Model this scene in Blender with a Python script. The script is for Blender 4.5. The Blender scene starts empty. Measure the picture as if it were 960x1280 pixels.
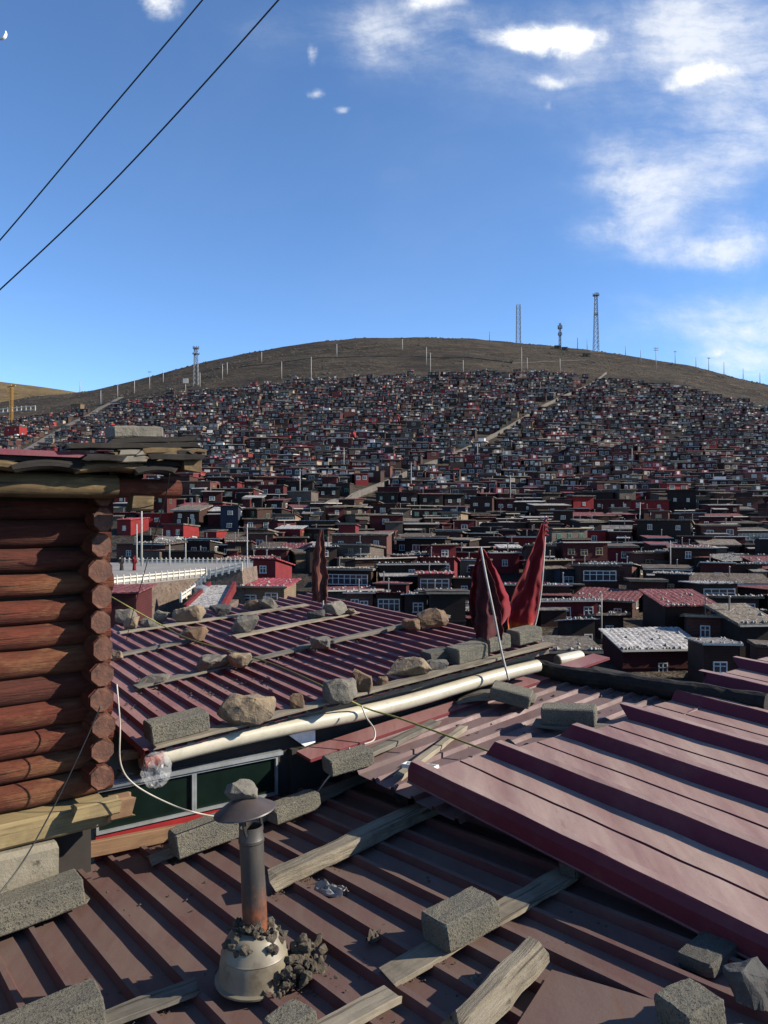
import bpy, bmesh, math, random
from mathutils import Vector, Matrix, noise as mnoise

R = math.radians
rng = random.Random(11)
scene = bpy.context.scene
COL = scene.collection

# ------------------------------------------------------------------ camera
cam_d = bpy.data.cameras.new('camera')
cam = bpy.data.objects.new('camera', cam_d)
COL.objects.link(cam)
cam.rotation_euler = (R(90), 0, 0)
cam_d.sensor_fit = 'VERTICAL'
cam_d.sensor_height = 36.0
cam_d.lens = 27.0
cam_d.clip_start = 0.05
cam_d.clip_end = 20000
scene.camera = cam

F = 960.0


def ray(px, py):
    return Vector(((px - 480) / F, 1.0, (640 - py) / F))


def at(px, py, y):
    return ray(px, py) * y


class Plane:
    """Z = a + gu*u + gv*v in a frame turned about Z."""

    def __init__(self, a, gu, gv, az):
        self.u = Vector((math.sin(R(az)), math.cos(R(az)), 0))
        self.v = Vector((-math.cos(R(az)), math.sin(R(az)), 0))
        self.a, self.gu, self.gv = a, gu, gv
        self.n = Vector((-gu * self.u.x - gv * self.v.x, -gu * self.u.y - gv * self.v.y, 1)).normalized()

    def z(self, p):
        return self.a + self.gu * p.dot(self.u) + self.gv * p.dot(self.v)

    def p(self, u, v, lift=0.0):
        q = self.u * u + self.v * v
        q.z = self.a + self.gu * u + self.gv * v
        return q + self.n * lift

    def hit(self, px, py, lift=0.0):
        r = ray(px, py)
        h = Vector((r.x, r.y, 0))
        k = self.gu * h.dot(self.u) + self.gv * h.dot(self.v)
        y = (self.a + lift) / (r.z - k)
        return r * y

    def uv(self, p):
        h = Vector((p.x, p.y, 0))
        return h.dot(self.u), h.dot(self.v)

    def frame(self, loc, az_off=0.0, tilt=0.0):
        """matrix with X along u (turned by az_off), Z along the normal"""
        x = (Matrix.Rotation(R(az_off), 3, 'Z') @ self.u)
        x.z = -(self.n.x * x.x + self.n.y * x.y) / self.n.z
        x.normalize()
        y = self.n.cross(x)
        m = Matrix((x, y, self.n)).transposed().to_4x4()
        if tilt:
            m = m @ Matrix.Rotation(R(tilt), 4, 'Y')
        m.translation = loc
        return m


def line_frame(p, q, up):
    x = (q - p).normalized()
    z = (up - x * up.dot(x)).normalized()
    y = z.cross(x)
    m = Matrix((x, y, z)).transposed().to_4x4()
    m.translation = (p + q) / 2
    return m


# ------------------------------------------------------------------ object helpers
WORLD = {}


def link(o, M=None, parent=None):
    COL.objects.link(o)
    M = M if M is not None else Matrix()
    WORLD[o.name] = M
    if parent is not None:
        o.parent = parent
        o.matrix_local = WORLD[parent.name].inverted() @ M
    else:
        o.matrix_local = M
    return o


def tag(o, label=None, cat=None, group=None, kind=None):
    if label:
        o['label'] = label
    if cat:
        o['category'] = cat
    if group:
        o['group'] = group
    if kind:
        o['kind'] = kind
    return o


def empty(name, loc, label=None, cat=None, group=None, rotz=0.0):
    o = bpy.data.objects.new(name, None)
    o.empty_display_size = 0.1
    M = Matrix.Translation(loc) @ Matrix.Rotation(rotz, 4, 'Z')
    link(o, M)
    return tag(o, label, cat, group)


class MB:
    """collects geometry, builds ONE mesh object"""

    def __init__(self):
        self.v, self.f, self.c = [], [], []
        self.col = None

    def add(self, vs, fs):
        n = len(self.v)
        self.v.extend([tuple(x) for x in vs])
        self.f.extend([tuple(i + n for i in f) for f in fs])
        if self.col is not None:
            self.c.extend([self.col] * len(fs))

    def box(self, x0, x1, y0, y1, z0, z1, M=None):
        vs = [Vector(p) for p in ((x0, y0, z0), (x1, y0, z0), (x1, y1, z0), (x0, y1, z0),
                                  (x0, y0, z1), (x1, y0, z1), (x1, y1, z1), (x0, y1, z1))]
        if M is not None:
            vs = [M @ p for p in vs]
        self.add(vs, [(0, 3, 2, 1), (4, 5, 6, 7), (0, 1, 5, 4), (1, 2, 6, 5), (2, 3, 7, 6), (3, 0, 4, 7)])

    def tube(self, pts, rad, seg=8, cap=True, jit=0.0):
        pts = [Vector(p) for p in pts]
        rr = rad if isinstance(rad, (list, tuple)) else [rad] * len(pts)
        base = len(self.v)
        vs = []
        prev = None
        for i, p in enumerate(pts):
            t = (pts[min(i + 1, len(pts) - 1)] - pts[max(i - 1, 0)]).normalized()
            if prev is None:
                a = Vector((0, 0, 1)) if abs(t.z) < 0.9 else Vector((1, 0, 0))
                s = t.cross(a).normalized()
            else:
                s = (prev - t * prev.dot(t)).normalized()
            prev = s
            b = t.cross(s)
            for k in range(seg):
                an = 2 * math.pi * k / seg
                r = rr[i] * (1 + (jit * mnoise.noise(Vector((p.x * 9 + k * 1.7, p.y * 9, p.z * 9))) if jit else 0))
                vs.append(p + (s * math.cos(an) + b * math.sin(an)) * r)
        fs = []
        for i in range(len(pts) - 1):
            for k in range(seg):
                k2 = (k + 1) % seg
                fs.append((i * seg + k, i * seg + k2, (i + 1) * seg + k2, (i + 1) * seg + k))
        if cap:
            fs.append(tuple(reversed(range(seg))))
            fs.append(tuple((len(pts) - 1) * seg + k for k in range(seg)))
        self.add(vs, fs)

    def lathe(self, prof, M, seg=32, jit=0.0):
        vs, fs = [], []
        for i, (r, z) in enumerate(prof):
            for k in range(seg):
                an = 2 * math.pi * k / seg
                rr = r
                if jit:
                    rr *= 1 + jit * mnoise.noise(Vector((math.cos(an) * 3, math.sin(an) * 3, z * 20)))
                vs.append(M @ Vector((rr * math.cos(an), rr * math.sin(an), z)))
        for i in range(len(prof) - 1):
            for k in range(seg):
                k2 = (k + 1) % seg
                fs.append((i * seg + k, i * seg + k2, (i + 1) * seg + k2, (i + 1) * seg + k))
        self.add(vs, fs)

    def mesh(self, name, mat, smooth=False):
        me = bpy.data.meshes.new(name)
        me.from_pydata(self.v, [], self.f)
        if self.c:
            a = me.color_attributes.new('tint', 'FLOAT_COLOR', 'CORNER')
            buf = []
            for f, c in zip(self.f, self.c):
                buf.extend((c[0], c[1], c[2], 1.0) * len(f))
            a.data.foreach_set('color', buf)
        if mat:
            me.materials.append(mat)
        if smooth:
            me.polygons.foreach_set('use_smooth', [True] * len(me.polygons))
        me.update()
        return me

    def build(self, name, mat, M=None, parent=None, smooth=False, origin=None):
        """geometry given in local space of M; or in world space with origin"""
        if origin is not None:
            o = Vector(origin)
            self.v = [tuple(Vector(p) - o) for p in self.v]
            M = Matrix.Translation(o)
        ob = bpy.data.objects.new(name, self.mesh(name, mat, smooth))
        return link(ob, M, parent)


def smooth_by_angle(o, deg=40):
    me = o.data
    me.polygons.foreach_set('use_smooth', [True] * len(me.polygons))
    bm = bmesh.new()
    bm.from_mesh(me)
    for e in bm.edges:
        if len(e.link_faces) == 2:
            e.smooth = e.calc_face_angle(0) < R(deg)
    bm.to_mesh(me)
    bm.free()


# ------------------------------------------------------------------ materials
def nodes_of(name):
    m = bpy.data.materials.new(name)
    m.use_nodes = True
    nt = m.node_tree
    return m, nt, nt.nodes, nt.links, nt.nodes['Principled BSDF']


def mixc(nt, fac, a, b, mode='MIX'):
    n = nt.nodes.new('ShaderNodeMix')
    n.data_type = 'RGBA'
    n.blend_type = mode
    for sock, val in ((n.inputs['Factor'], fac), (n.inputs['A'], a), (n.inputs['B'], b)):
        if hasattr(val, 'is_linked') or hasattr(val, 'links'):
            nt.links.new(val, sock)
        elif isinstance(val, (int, float)):
            sock.default_value = val
        else:
            sock.default_value = (*val, 1)
    return n.outputs['Result']


def coords(nt, kind='Object', scale=(1, 1, 1)):
    tc = nt.nodes.new('ShaderNodeTexCoord')
    mp = nt.nodes.new('ShaderNodeMapping')
    mp.inputs['Scale'].default_value = scale
    nt.links.new(tc.outputs[kind], mp.inputs['Vector'])
    return mp.outputs['Vector']


def noise(nt, vec, scale, detail=4, rough=0.6):
    n = nt.nodes.new('ShaderNodeTexNoise')
    n.inputs['Scale'].default_value = scale
    n.inputs['Detail'].default_value = detail
    n.inputs['Roughness'].default_value = rough
    if vec is not None:
        nt.links.new(vec, n.inputs['Vector'])
    return n.outputs['Fac']


def ramp(nt, fac, lo, hi, a=0.0, b=1.0):
    n = nt.nodes.new('ShaderNodeMapRange')
    n.inputs['From Min'].default_value = lo
    n.inputs['From Max'].default_value = hi
    n.inputs['To Min'].default_value = a
    n.inputs['To Max'].default_value = b
    nt.links.new(fac, n.inputs['Value'])
    return n.outputs['Result']


def bump(nt, b, height, strength, dist=0.01):
    n = nt.nodes.new('ShaderNodeBump')
    n.inputs['Strength'].default_value = strength
    n.inputs['Distance'].default_value = dist
    nt.links.new(height, n.inputs['Height'])
    nt.links.new(n.outputs['Normal'], b.inputs['Normal'])


ALB = 0.56


def dim(c):
    return tuple(x * ALB for x in c) if c is not None else None


def mat_noise(name, c1, c2, scale=6, rough=0.8, c3=None, s3=40, lo3=0.6, hi3=0.7, bump_s=0.0, bump_scale=60,
              bump_d=0.01, stretch=(1, 1, 1), lo=0.35, hi=0.65, metal=0.0, spec=0.5, coord='Object', island=0.0):
    if 'white' not in name and 'moon' not in name:
        c1, c2, c3 = dim(c1), dim(c2), dim(c3)
    m, nt, N, L, b = nodes_of(name)
    vec = coords(nt, coord, stretch)
    c = mixc(nt, ramp(nt, noise(nt, vec, scale), lo, hi), c1, c2)
    if c3 is not None:
        c = mixc(nt, ramp(nt, noise(nt, vec, s3, 5, 0.7), lo3, hi3), c, c3)
    L.new(c, b.inputs['Base Color'])
    b.inputs['Roughness'].default_value = rough
    b.inputs['Metallic'].default_value = metal
    b.inputs['Specular IOR Level'].default_value = spec
    if bump_s:
        bump(nt, b, noise(nt, vec, bump_scale, 6, 0.7), bump_s, bump_d)
    return m


def mat_tin(name, base, base2, dust, dust_lo, dust_hi, rough, spec=0.5, dirt_scale=2.2, film=None, film_fac=0.0):
    """painted sheet: faded paint, dust film mixed with painted sheen, streaks along Y, speckles"""
    k_ = 0.9
    base, base2, dust = [x * k_ for x in base], [x * k_ for x in base2], [x * k_ for x in dust]
    film = [x * k_ for x in film] if film is not None else None
    m, nt, N, L, b = nodes_of(name)
    v = coords(nt)
    vs = coords(nt, 'Object', (1, 0.12, 1))
    c = mixc(nt, ramp(nt, noise(nt, v, 1.3, 5), 0.35, 0.65), base, base2)
    c = mixc(nt, ramp(nt, noise(nt, vs, 22, 4), 0.45, 0.75, 0, 0.45), c, [x * 0.55 for x in base])
    d = ramp(nt, noise(nt, v, dirt_scale, 8, 0.68), dust_lo, dust_hi)
    c = mixc(nt, d, c, dust)
    if film is not None:          # dust plus painted sheen and lit tone, only on faces looking up
        ge = nt.nodes.new('ShaderNodeNewGeometry')
        sx = nt.nodes.new('ShaderNodeSeparateXYZ')
        L.new(ge.outputs['Normal'], sx.inputs[0])
        up = ramp(nt, sx.outputs['Z'], 0.80, 0.97, 0, 1)
        pm = nt.nodes.new('ShaderNodeMath')
        pm.operation = 'MULTIPLY'
        L.new(up, pm.inputs[0])
        L.new(ramp(nt, noise(nt, vs, 5, 6, 0.65), 0.32, 0.68, film_fac * 0.55, min(1, film_fac * 1.3)), pm.inputs[1])
        c = mixc(nt, pm.outputs[0], c, film)
    sp = ramp(nt, noise(nt, v, 95, 3, 0.6), 0.66, 0.72, 0, 0.6)
    c = mixc(nt, sp, c, [x * 0.45 for x in dust])
    rs = ramp(nt, noise(nt, vs, 9, 6, 0.7), 0.62, 0.74, 0, 0.55)
    c = mixc(nt, rs, c, (0.13, 0.055, 0.025))
    L.new(c, b.inputs['Base Color'])
    L.new(ramp(nt, d, 0, 1, rough, min(1, rough + 0.3)), b.inputs['Roughness'])
    b.inputs['Specular IOR Level'].default_value = spec
    bump(nt, b, noise(nt, v, 30, 6, 0.65), 0.22, 0.006)
    return m


def mat_wood(name, c1, c2, dark, gs=1.0, rough=0.85, lo=0.35, hi=0.65, bs=0.5, stain=None, stain_lo=0.5, stain_hi=0.6, bd=0.006):
    """grain runs along local X"""
    c1, c2, dark, stain = dim(c1), dim(c2), dim(dark), dim(stain)
    m, nt, N, L, b = nodes_of(name)
    vg = coords(nt, 'Object', (0.09 * gs, 1.3 * gs, 1.3 * gs))
    v = coords(nt)
    g = noise(nt, vg, 38, 8, 0.72)
    c = mixc(nt, ramp(nt, g, lo, hi), c1, c2)
    crack = ramp(nt, noise(nt, coords(nt, 'Object', (0.045 * gs, 1.8 * gs, 1.8 * gs)), 30, 5, 0.6), 0.60, 0.66, 0, 0.85)
    c = mixc(nt, crack, c, dark)
    c = mixc(nt, ramp(nt, noise(nt, v, 5, 6, 0.65), 0.5, 0.75, 0, 0.6), c, dark)
    if stain is not None:
        c = mixc(nt, ramp(nt, noise(nt, coords(nt, 'Object', (0.35, 1, 1)), 6.5, 7, 0.7), stain_lo, stain_hi), c, stain)
    L.new(c, b.inputs['Base Color'])
    b.inputs['Roughness'].default_value = rough
    b.inputs['Specular IOR Level'].default_value = 0.3
    bump(nt, b, g, bs, bd)
    return m


def mat_plain(name, c, rough=0.6, spec=0.5, metal=0.0, var=0.25, scale=8):
    return mat_noise(name, [x * (1 - var) for x in c], [min(1, x * (1 + var * 0.6)) for x in c], scale, rough, spec=spec, metal=metal)


M = {}
M['tin_old'] = mat_tin('faded_tin', (0.110, 0.034, 0.034), (0.085, 0.028, 0.028), (0.105, 0.072, 0.055), 0.40, 0.80, 0.65, 0.2, film=(0.150, 0.108, 0.090), film_fac=0.68)
M['tin_red'] = mat_tin('maroon_tin', (0.150, 0.026, 0.034), (0.120, 0.023, 0.030), (0.13, 0.08, 0.068), 0.50, 0.85, 0.66, 0.2, film=(0.30, 0.185, 0.168), film_fac=0.60)
M['tin_dusty'] = mat_tin('dusty_tin', (0.105, 0.036, 0.040), (0.09, 0.032, 0.036), (0.105, 0.075, 0.065), 0.36, 0.72, 0.5, 0.35, film=(0.20, 0.15, 0.14), film_fac=0.55)
M['tin_new'] = mat_tin('clean_maroon_tin', (0.110, 0.014, 0.028), (0.095, 0.013, 0.025), (0.16, 0.09, 0.085), 0.50, 1.0, 0.50, 0.25, 1.2, film=(0.33, 0.245, 0.205), film_fac=0.74)  # base kept dark for shaded sides, pale film paints the lit tops
M['concrete'] = mat_noise('cinder_concrete', (0.30, 0.275, 0.20), (0.20, 0.19, 0.15), 7, 0.95, (0.05, 0.047, 0.04), 105, 0.54, 0.62, 1.0, 105, 0.02)
M['concrete_dark'] = mat_noise('dark_concrete', (0.15, 0.14, 0.115), (0.10, 0.096, 0.08), 7, 0.95, (0.04, 0.038, 0.03), 130, 0.55, 0.64, 1.0, 120, 0.012)  # darker concrete copy; paints in the shade on blocks under the sheet
M['rock_tan'] = mat_noise('tan_stone', (0.36, 0.27, 0.165), (0.22, 0.17, 0.115), 9, 0.9, (0.10, 0.082, 0.06), 30, 0.55, 0.7, 0.7, 45, 0.012)
M['rock_brown'] = mat_noise('brown_stone', (0.24, 0.145, 0.075), (0.15, 0.10, 0.062), 9, 0.9, (0.07, 0.05, 0.035), 30, 0.55, 0.7, 0.7, 45, 0.012)
M['rock_grey'] = mat_noise('grey_stone', (0.24, 0.215, 0.17), (0.15, 0.14, 0.115), 9, 0.9, (0.07, 0.062, 0.05), 30, 0.55, 0.7, 0.7, 45, 0.012)
M['rock_dark'] = mat_noise('dark_stone', (0.085, 0.085, 0.08), (0.05, 0.05, 0.05), 9, 0.9, (0.12, 0.11, 0.09), 30, 0.58, 0.7, 0.6, 45, 0.01)
M['board'] = mat_wood('weathered_board', (0.36, 0.31, 0.225), (0.23, 0.20, 0.15), (0.085, 0.07, 0.052))
M['board_pale'] = mat_wood('pale_board', (0.47, 0.41, 0.30), (0.33, 0.285, 0.21), (0.12, 0.10, 0.075))
M['board_grey'] = mat_wood('grey_board', (0.26, 0.235, 0.19), (0.17, 0.155, 0.125), (0.06, 0.052, 0.042))
M['board_brown'] = mat_wood('brown_board', (0.34, 0.20, 0.105), (0.23, 0.135, 0.075), (0.09, 0.055, 0.035))
M['timber'] = mat_wood('split_timber', (0.42, 0.37, 0.27), (0.25, 0.21, 0.15), (0.06, 0.048, 0.035), 0.8, bs=1.0, bd=0.02)
M['log_red'] = mat_wood('red_stained_log', (0.20, 0.042, 0.018), (0.105, 0.022, 0.011), (0.018, 0.008, 0.006), 0.8, 0.75, bs=1.0, bd=0.022, stain=(0.27, 0.14, 0.062), stain_lo=0.58, stain_hi=0.74)
M['log_dark'] = mat_wood('dark_red_log', (0.14, 0.032, 0.016), (0.07, 0.017, 0.010), (0.014, 0.007, 0.005), 0.8, 0.75, bs=1.0, bd=0.022, stain=(0.22, 0.10, 0.045), stain_lo=0.62, stain_hi=0.76)
M['log_peeled'] = mat_wood('peeled_red_log', (0.22, 0.060, 0.025), (0.12, 0.028, 0.013), (0.018, 0.008, 0.006), 0.8, 0.78, bs=1.0, bd=0.028, stain=(0.29, 0.135, 0.060), stain_lo=0.52, stain_hi=0.68)
M['log_end'] = mat_noise('red_log_end', (0.20, 0.075, 0.036), (0.11, 0.04, 0.022), 14, 0.75, (0.05, 0.018, 0.01), 24, 0.55, 0.68, 0.5, 50, 0.012)
M['beam'] = mat_wood('old_eave_log', (0.20, 0.135, 0.062), (0.10, 0.066, 0.034), (0.03, 0.02, 0.012), 0.8, stain=(0.34, 0.25, 0.10), stain_lo=0.6, stain_hi=0.72)
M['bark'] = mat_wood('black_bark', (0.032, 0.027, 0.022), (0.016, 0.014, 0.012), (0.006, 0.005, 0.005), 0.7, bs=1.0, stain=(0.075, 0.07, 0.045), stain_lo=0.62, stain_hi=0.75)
M['sill'] = mat_wood('yellow_sill', (0.40, 0.31, 0.15), (0.29, 0.215, 0.105), (0.12, 0.085, 0.045))
M['pvc'] = mat_noise('cream_pvc', (0.72, 0.67, 0.52), (0.60, 0.55, 0.42), 3, 0.38, (0.45, 0.40, 0.29), 14, 0.5, 0.9, stretch=(1, 1, 1))
M['pvc_cut'] = mat_plain('tan_pipe_mouth', (0.42, 0.30, 0.18), 0.7)
M['enamel'] = mat_noise('cream_enamel', (0.32, 0.28, 0.195), (0.20, 0.17, 0.115), 5, 0.5, (0.11, 0.075, 0.045), 9, 0.53, 0.72)
M['steel_black'] = mat_noise('sooty_steel', (0.035, 0.035, 0.036), (0.075, 0.072, 0.066), 9, 0.45, (0.19, 0.065, 0.025), 7, 0.60, 0.74, metal=0.25, stretch=(1, 1, 0.3))
M['steel_rust'] = mat_noise('rusted_steel', (0.22, 0.075, 0.030), (0.11, 0.045, 0.026), 16, 0.75, (0.035, 0.03, 0.028), 8, 0.55, 0.65, 0.4, 60, 0.004)
def mat_flue():
    m, nt, N, L, b = nodes_of('sooty_rusting_pipe')
    v = coords(nt)
    c = mixc(nt, ramp(nt, noise(nt, coords(nt, 'Object', (1, 1, 0.25)), 14, 5), 0.35, 0.7), (0.022, 0.021, 0.019), (0.062, 0.050, 0.040))
    sx = N.new('ShaderNodeSeparateXYZ')
    L.new(v, sx.inputs[0])
    mm = N.new('ShaderNodeMath')
    mm.operation = 'ADD'
    L.new(sx.outputs['Z'], mm.inputs[0])
    L.new(ramp(nt, noise(nt, v, 11, 7, 0.75), 0.25, 0.75, -0.11, 0.11), mm.inputs[1])
    rustc = mixc(nt, ramp(nt, noise(nt, v, 40, 6, 0.7), 0.4, 0.65), (0.15, 0.045, 0.016), (0.05, 0.022, 0.014))
    c = mixc(nt, ramp(nt, mm.outputs[0], 0.27, 0.36, 1, 0), c, rustc)
    L.new(c, b.inputs['Base Color'])
    b.inputs['Roughness'].default_value = 0.55
    bump(nt, b, noise(nt, v, 60, 5, 0.7), 0.3, 0.003)
    return m


M['flue'] = mat_flue()
M['cap_steel'] = mat_noise('brown_cap_steel', (0.105, 0.080, 0.070), (0.065, 0.052, 0.048), 10, 0.5, (0.15, 0.10, 0.07), 20, 0.6, 0.75)
M['mud'] = mat_noise('dried_mud', (0.155, 0.125, 0.085), (0.085, 0.07, 0.05), 14, 1.0, (0.28, 0.24, 0.17), 26, 0.6, 0.72, 1.0, 40, 0.02)
M['litter'] = mat_noise('dark_debris', (0.06, 0.048, 0.036), (0.12, 0.098, 0.072), 20, 1.0)
M['frame_grey'] = mat_plain('aluminium_frame', (0.42, 0.45, 0.46), 0.4, metal=0.3)
M['green_glass'] = mat_plain('dark_green_glass', (0.006, 0.016, 0.012), 0.3, 0.3)
M['red_paint'] = mat_plain('red_painted_strip', (0.36, 0.018, 0.022), 0.5)
M['dark_wall'] = mat_plain('dark_wall_board', (0.035, 0.028, 0.024), 0.9)
M['found'] = mat_noise('pale_foundation', (0.36, 0.32, 0.23), (0.26, 0.23, 0.17), 9, 0.95, (0.10, 0.085, 0.06), 12, 0.58, 0.66, 0.6, 60, 0.01)
M['rope'] = mat_noise('yellow_green_rope', (0.30, 0.29, 0.06), (0.17, 0.19, 0.045), 60, 0.8)
M['white_wire'] = mat_plain('pale_wire', (0.62, 0.56, 0.46), 0.5)
M['black_wire'] = mat_plain('black_wire', (0.012, 0.012, 0.014), 0.5)
M['orange'] = mat_plain('red_pipe_plug', (0.42, 0.10, 0.05), 0.6)
M['cloth_plastic'] = mat_plain('dirty_plastic', (0.33, 0.31, 0.28), 0.45)
M['dark_plastic'] = mat_plain('dark_plastic', (0.05, 0.052, 0.05), 0.4)
M['white_metal'] = mat_plain('white_metal', (0.70, 0.70, 0.66), 0.4)


def mat_bag():
    m, nt, N, L, b = nodes_of('clear_plastic_bag')
    b.inputs['Base Color'].default_value = (0.45, 0.46, 0.46, 1)
    b.inputs['Roughness'].default_value = 0.18
    b.inputs['Alpha'].default_value = 0.28
    b.inputs['Specular IOR Level'].default_value = 0.8
    return m


M['bag'] = mat_bag()


def mat_cloth(name, c1, c2, tip=None):
    m, nt, N, L, b = nodes_of(name)
    v = coords(nt)
    c = mixc(nt, ramp(nt, noise(nt, v, 5, 5), 0.35, 0.65), c1, c2)
    if tip:
        for (zlo, zhi, colr) in tip:
            sx = nt.nodes.new('ShaderNodeSeparateXYZ')
            L.new(v, sx.inputs[0])
            mm = nt.nodes.new('ShaderNodeMath')
            mm.operation = 'ADD'
            L.new(sx.outputs['Z'], mm.inputs[0])
            L.new(ramp(nt, noise(nt, v, 9, 3), 0, 1, -0.06, 0.06), mm.inputs[1])
            c = mixc(nt, ramp(nt, mm.outputs[0], zlo, zhi, 1, 0), c, colr)
    L.new(c, b.inputs['Base Color'])
    b.inputs['Roughness'].default_value = 0.9
    b.inputs['Specular IOR Level'].default_value = 0.15
    b.inputs['Sheen Weight'].default_value = 0.1
    bump(nt, b, noise(nt, v, 220, 2), 0.25, 0.003)
    return m


M['flag_red'] = mat_cloth('red_flag_cloth', (0.16, 0.008, 0.013), (0.10, 0.006, 0.010))
M['flag_dark'] = mat_cloth('dull_maroon_cloth', (0.058, 0.012, 0.014), (0.038, 0.010, 0.012))
M['flag_red2'] = mat_cloth('red_flag_cloth_bright_hem', (0.14, 0.007, 0.011), (0.085, 0.006, 0.009), [(0.0, 0.22, (0.24, 0.014, 0.010)), (0.0, 0.09, (0.42, 0.20, 0.025))])
M['flag_brown'] = mat_cloth('brown_flag_cloth', (0.12, 0.045, 0.032), (0.07, 0.027, 0.021))


def mat_ground(name, cs, scale):
    m, nt, N, L, b = nodes_of(name)
    v = coords(nt, 'Object', (0.55, 1, 3.2))
    c = mixc(nt, ramp(nt, noise(nt, v, scale, 8, 0.65), 0.38, 0.62), cs[0], cs[1])
    c = mixc(nt, ramp(nt, noise(nt, v, scale * 5, 8, 0.7), 0.50, 0.66), c, cs[2])
    c = mixc(nt, ramp(nt, noise(nt, v, scale * 17, 4, 0.7), 0.56, 0.68), c, [x * 0.5 for x in cs[1]])
    L.new(c, b.inputs['Base Color'])
    b.inputs['Roughness'].default_value = 1.0
    b.inputs['Specular IOR Level'].default_value = 0.05
    bump(nt, b, noise(nt, v, scale * 9, 6, 0.7), 0.8, 4.0)
    return m


M['hill'] = mat_ground('dry_hill_grass', [(0.058, 0.049, 0.039), (0.030, 0.027, 0.024), (0.088, 0.070, 0.050)], 0.018)
M['far_hill'] = mat_ground('far_golden_grass', [(0.135, 0.098, 0.052), (0.085, 0.064, 0.038), (0.165, 0.12, 0.064)], 0.012)


M['tuft'] = mat_noise('dark_tuft', (0.045, 0.042, 0.034), (0.11, 0.095, 0.07), 0.05, 1.0)


def mat_house(name, c, kind='plank'):
    c = dim(c)
    m, nt, N, L, b = nodes_of(name)
    v = coords(nt)
    oi = nt.nodes.new('ShaderNodeObjectInfo')
    col = mixc(nt, ramp(nt, noise(nt, v, 0.9, 6, 0.7), 0.3, 0.7), [x * 0.7 for x in c], [min(1, x * 1.25) for x in c])
    w = nt.nodes.new('ShaderNodeTexWave')
    w.wave_type = 'BANDS'
    w.bands_direction = 'Z'
    w.inputs['Scale'].default_value = {'plank': 1.5, 'stone': 1.1, 'tin': 0}[kind] or 1
    w.inputs['Distortion'].default_value = {'plank': 0.5, 'stone': 6}.get(kind, 0)
    L.new(v, w.inputs['Vector'])
    if kind != 'tin':
        col = mixc(nt, ramp(nt, w.outputs['Fac'], 0.0, 0.25, 0.6, 0), col, [x * 0.3 for x in c])
    col = mixc(nt, ramp(nt, noise(nt, v, 3.5, 5, 0.7), 0.6, 0.75, 0, 0.55), col, [x * 0.6 + 0.03 for x in c])
    if kind == 'tin':          # stones, dung cakes and scraps kept on the roofs
        col = mixc(nt, ramp(nt, noise(nt, v, 2.6, 4, 0.75), 0.50, 0.56, 0, 0.75), col, [x * 0.30 for x in c])
        col = mixc(nt, ramp(nt, noise(nt, coords(nt, 'Object', (1, 1, 1)), 5.5, 2, 0.5), 0.60, 0.64, 0, 0.8), col, [min(0.5, x * 1.6 + 0.10) for x in c])
    hv = nt.nodes.new('ShaderNodeHueSaturation')
    L.new(col, hv.inputs['Color'])
    L.new(ramp(nt, oi.outputs['Random'], 0, 1, 0.8, 1.2), hv.inputs['Value'])
    L.new(hv.outputs['Color'], b.inputs['Base Color'])
    b.inputs['Roughness'].default_value = 0.85
    b.inputs['Specular IOR Level'].default_value = 0.25
    return m


WALLS = {
    'dark brown': (0.064, 0.028, 0.019), 'black-brown': (0.032, 0.021, 0.017), 'charcoal': (0.050, 0.034, 0.027),
    'maroon': (0.095, 0.018, 0.018), 'bright red': (0.33, 0.026, 0.026), 'brick brown': (0.15, 0.062, 0.048),
    'tan': (0.27, 0.19, 0.12), 'cream': (0.45, 0.36, 0.26), 'blue': (0.035, 0.042, 0.066), 'grey stone': (0.14, 0.115, 0.092),
    'yellow': (0.55, 0.36, 0.07), 'deep red': (0.20, 0.022, 0.026)}
ROOFS = {
    'grey tin': (0.25, 0.23, 0.21), 'pale tin': (0.46, 0.44, 0.42), 'rusty red tin': (0.22, 0.06, 0.062),
    'dark earth': (0.12, 0.09, 0.066), 'plank': (0.20, 0.165, 0.125), 'red tin': (0.34, 0.055, 0.07)}
WM = {k: mat_house('wall_' + k.replace(' ', '_'), c, 'stone' if 'stone' in k or 'brick' in k else 'plank') for k, c in WALLS.items()}
RM = {k: mat_house('roof_' + k.replace(' ', '_'), c, 'tin') for k, c in ROOFS.items()}
M['win_white'] = mat_plain('white_window_paint', (0.50, 0.48, 0.44), 0.5, var=0.2)
M['win_green'] = mat_plain('green_window_paint', (0.03, 0.22, 0.12), 0.5)
M['win_ochre'] = mat_plain('ochre_window_paint', (0.48, 0.33, 0.16), 0.5)
M['glass'] = mat_noise('village_glass', (0.035, 0.045, 0.055), (0.09, 0.11, 0.13), 0.5, 0.12, spec=0.8)
M['pipe'] = mat_plain('stove_pipe', (0.22, 0.21, 0.20), 0.5)
M['ballast'] = mat_noise('roof_stones', (0.42, 0.40, 0.36), (0.26, 0.24, 0.21), 2.0, 0.95)
M['pole'] = mat_plain('pale_pole', (0.50, 0.48, 0.44), 0.7)
M['steel'] = mat_plain('galvanised_steel', (0.34, 0.35, 0.36), 0.5, metal=0.2)
M['white'] = mat_plain('white_stone', (0.46, 0.43, 0.36), 0.7, var=0.12)
M['plaza'] = mat_noise('plaza_paving', (0.34, 0.32, 0.29), (0.27, 0.255, 0.235), 0.4, 0.9)
M['ret_wall'] = mat_noise('brown_rubble_wall', (0.24, 0.175, 0.13), (0.165, 0.118, 0.09), 1.2, 0.95, (0.09, 0.065, 0.05), 3.5, 0.5, 0.62, 0.6, 3, 0.1)
M['road'] = mat_noise('dusty_road', (0.115, 0.105, 0.09), (0.085, 0.078, 0.068), 0.2, 1.0)
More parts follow.
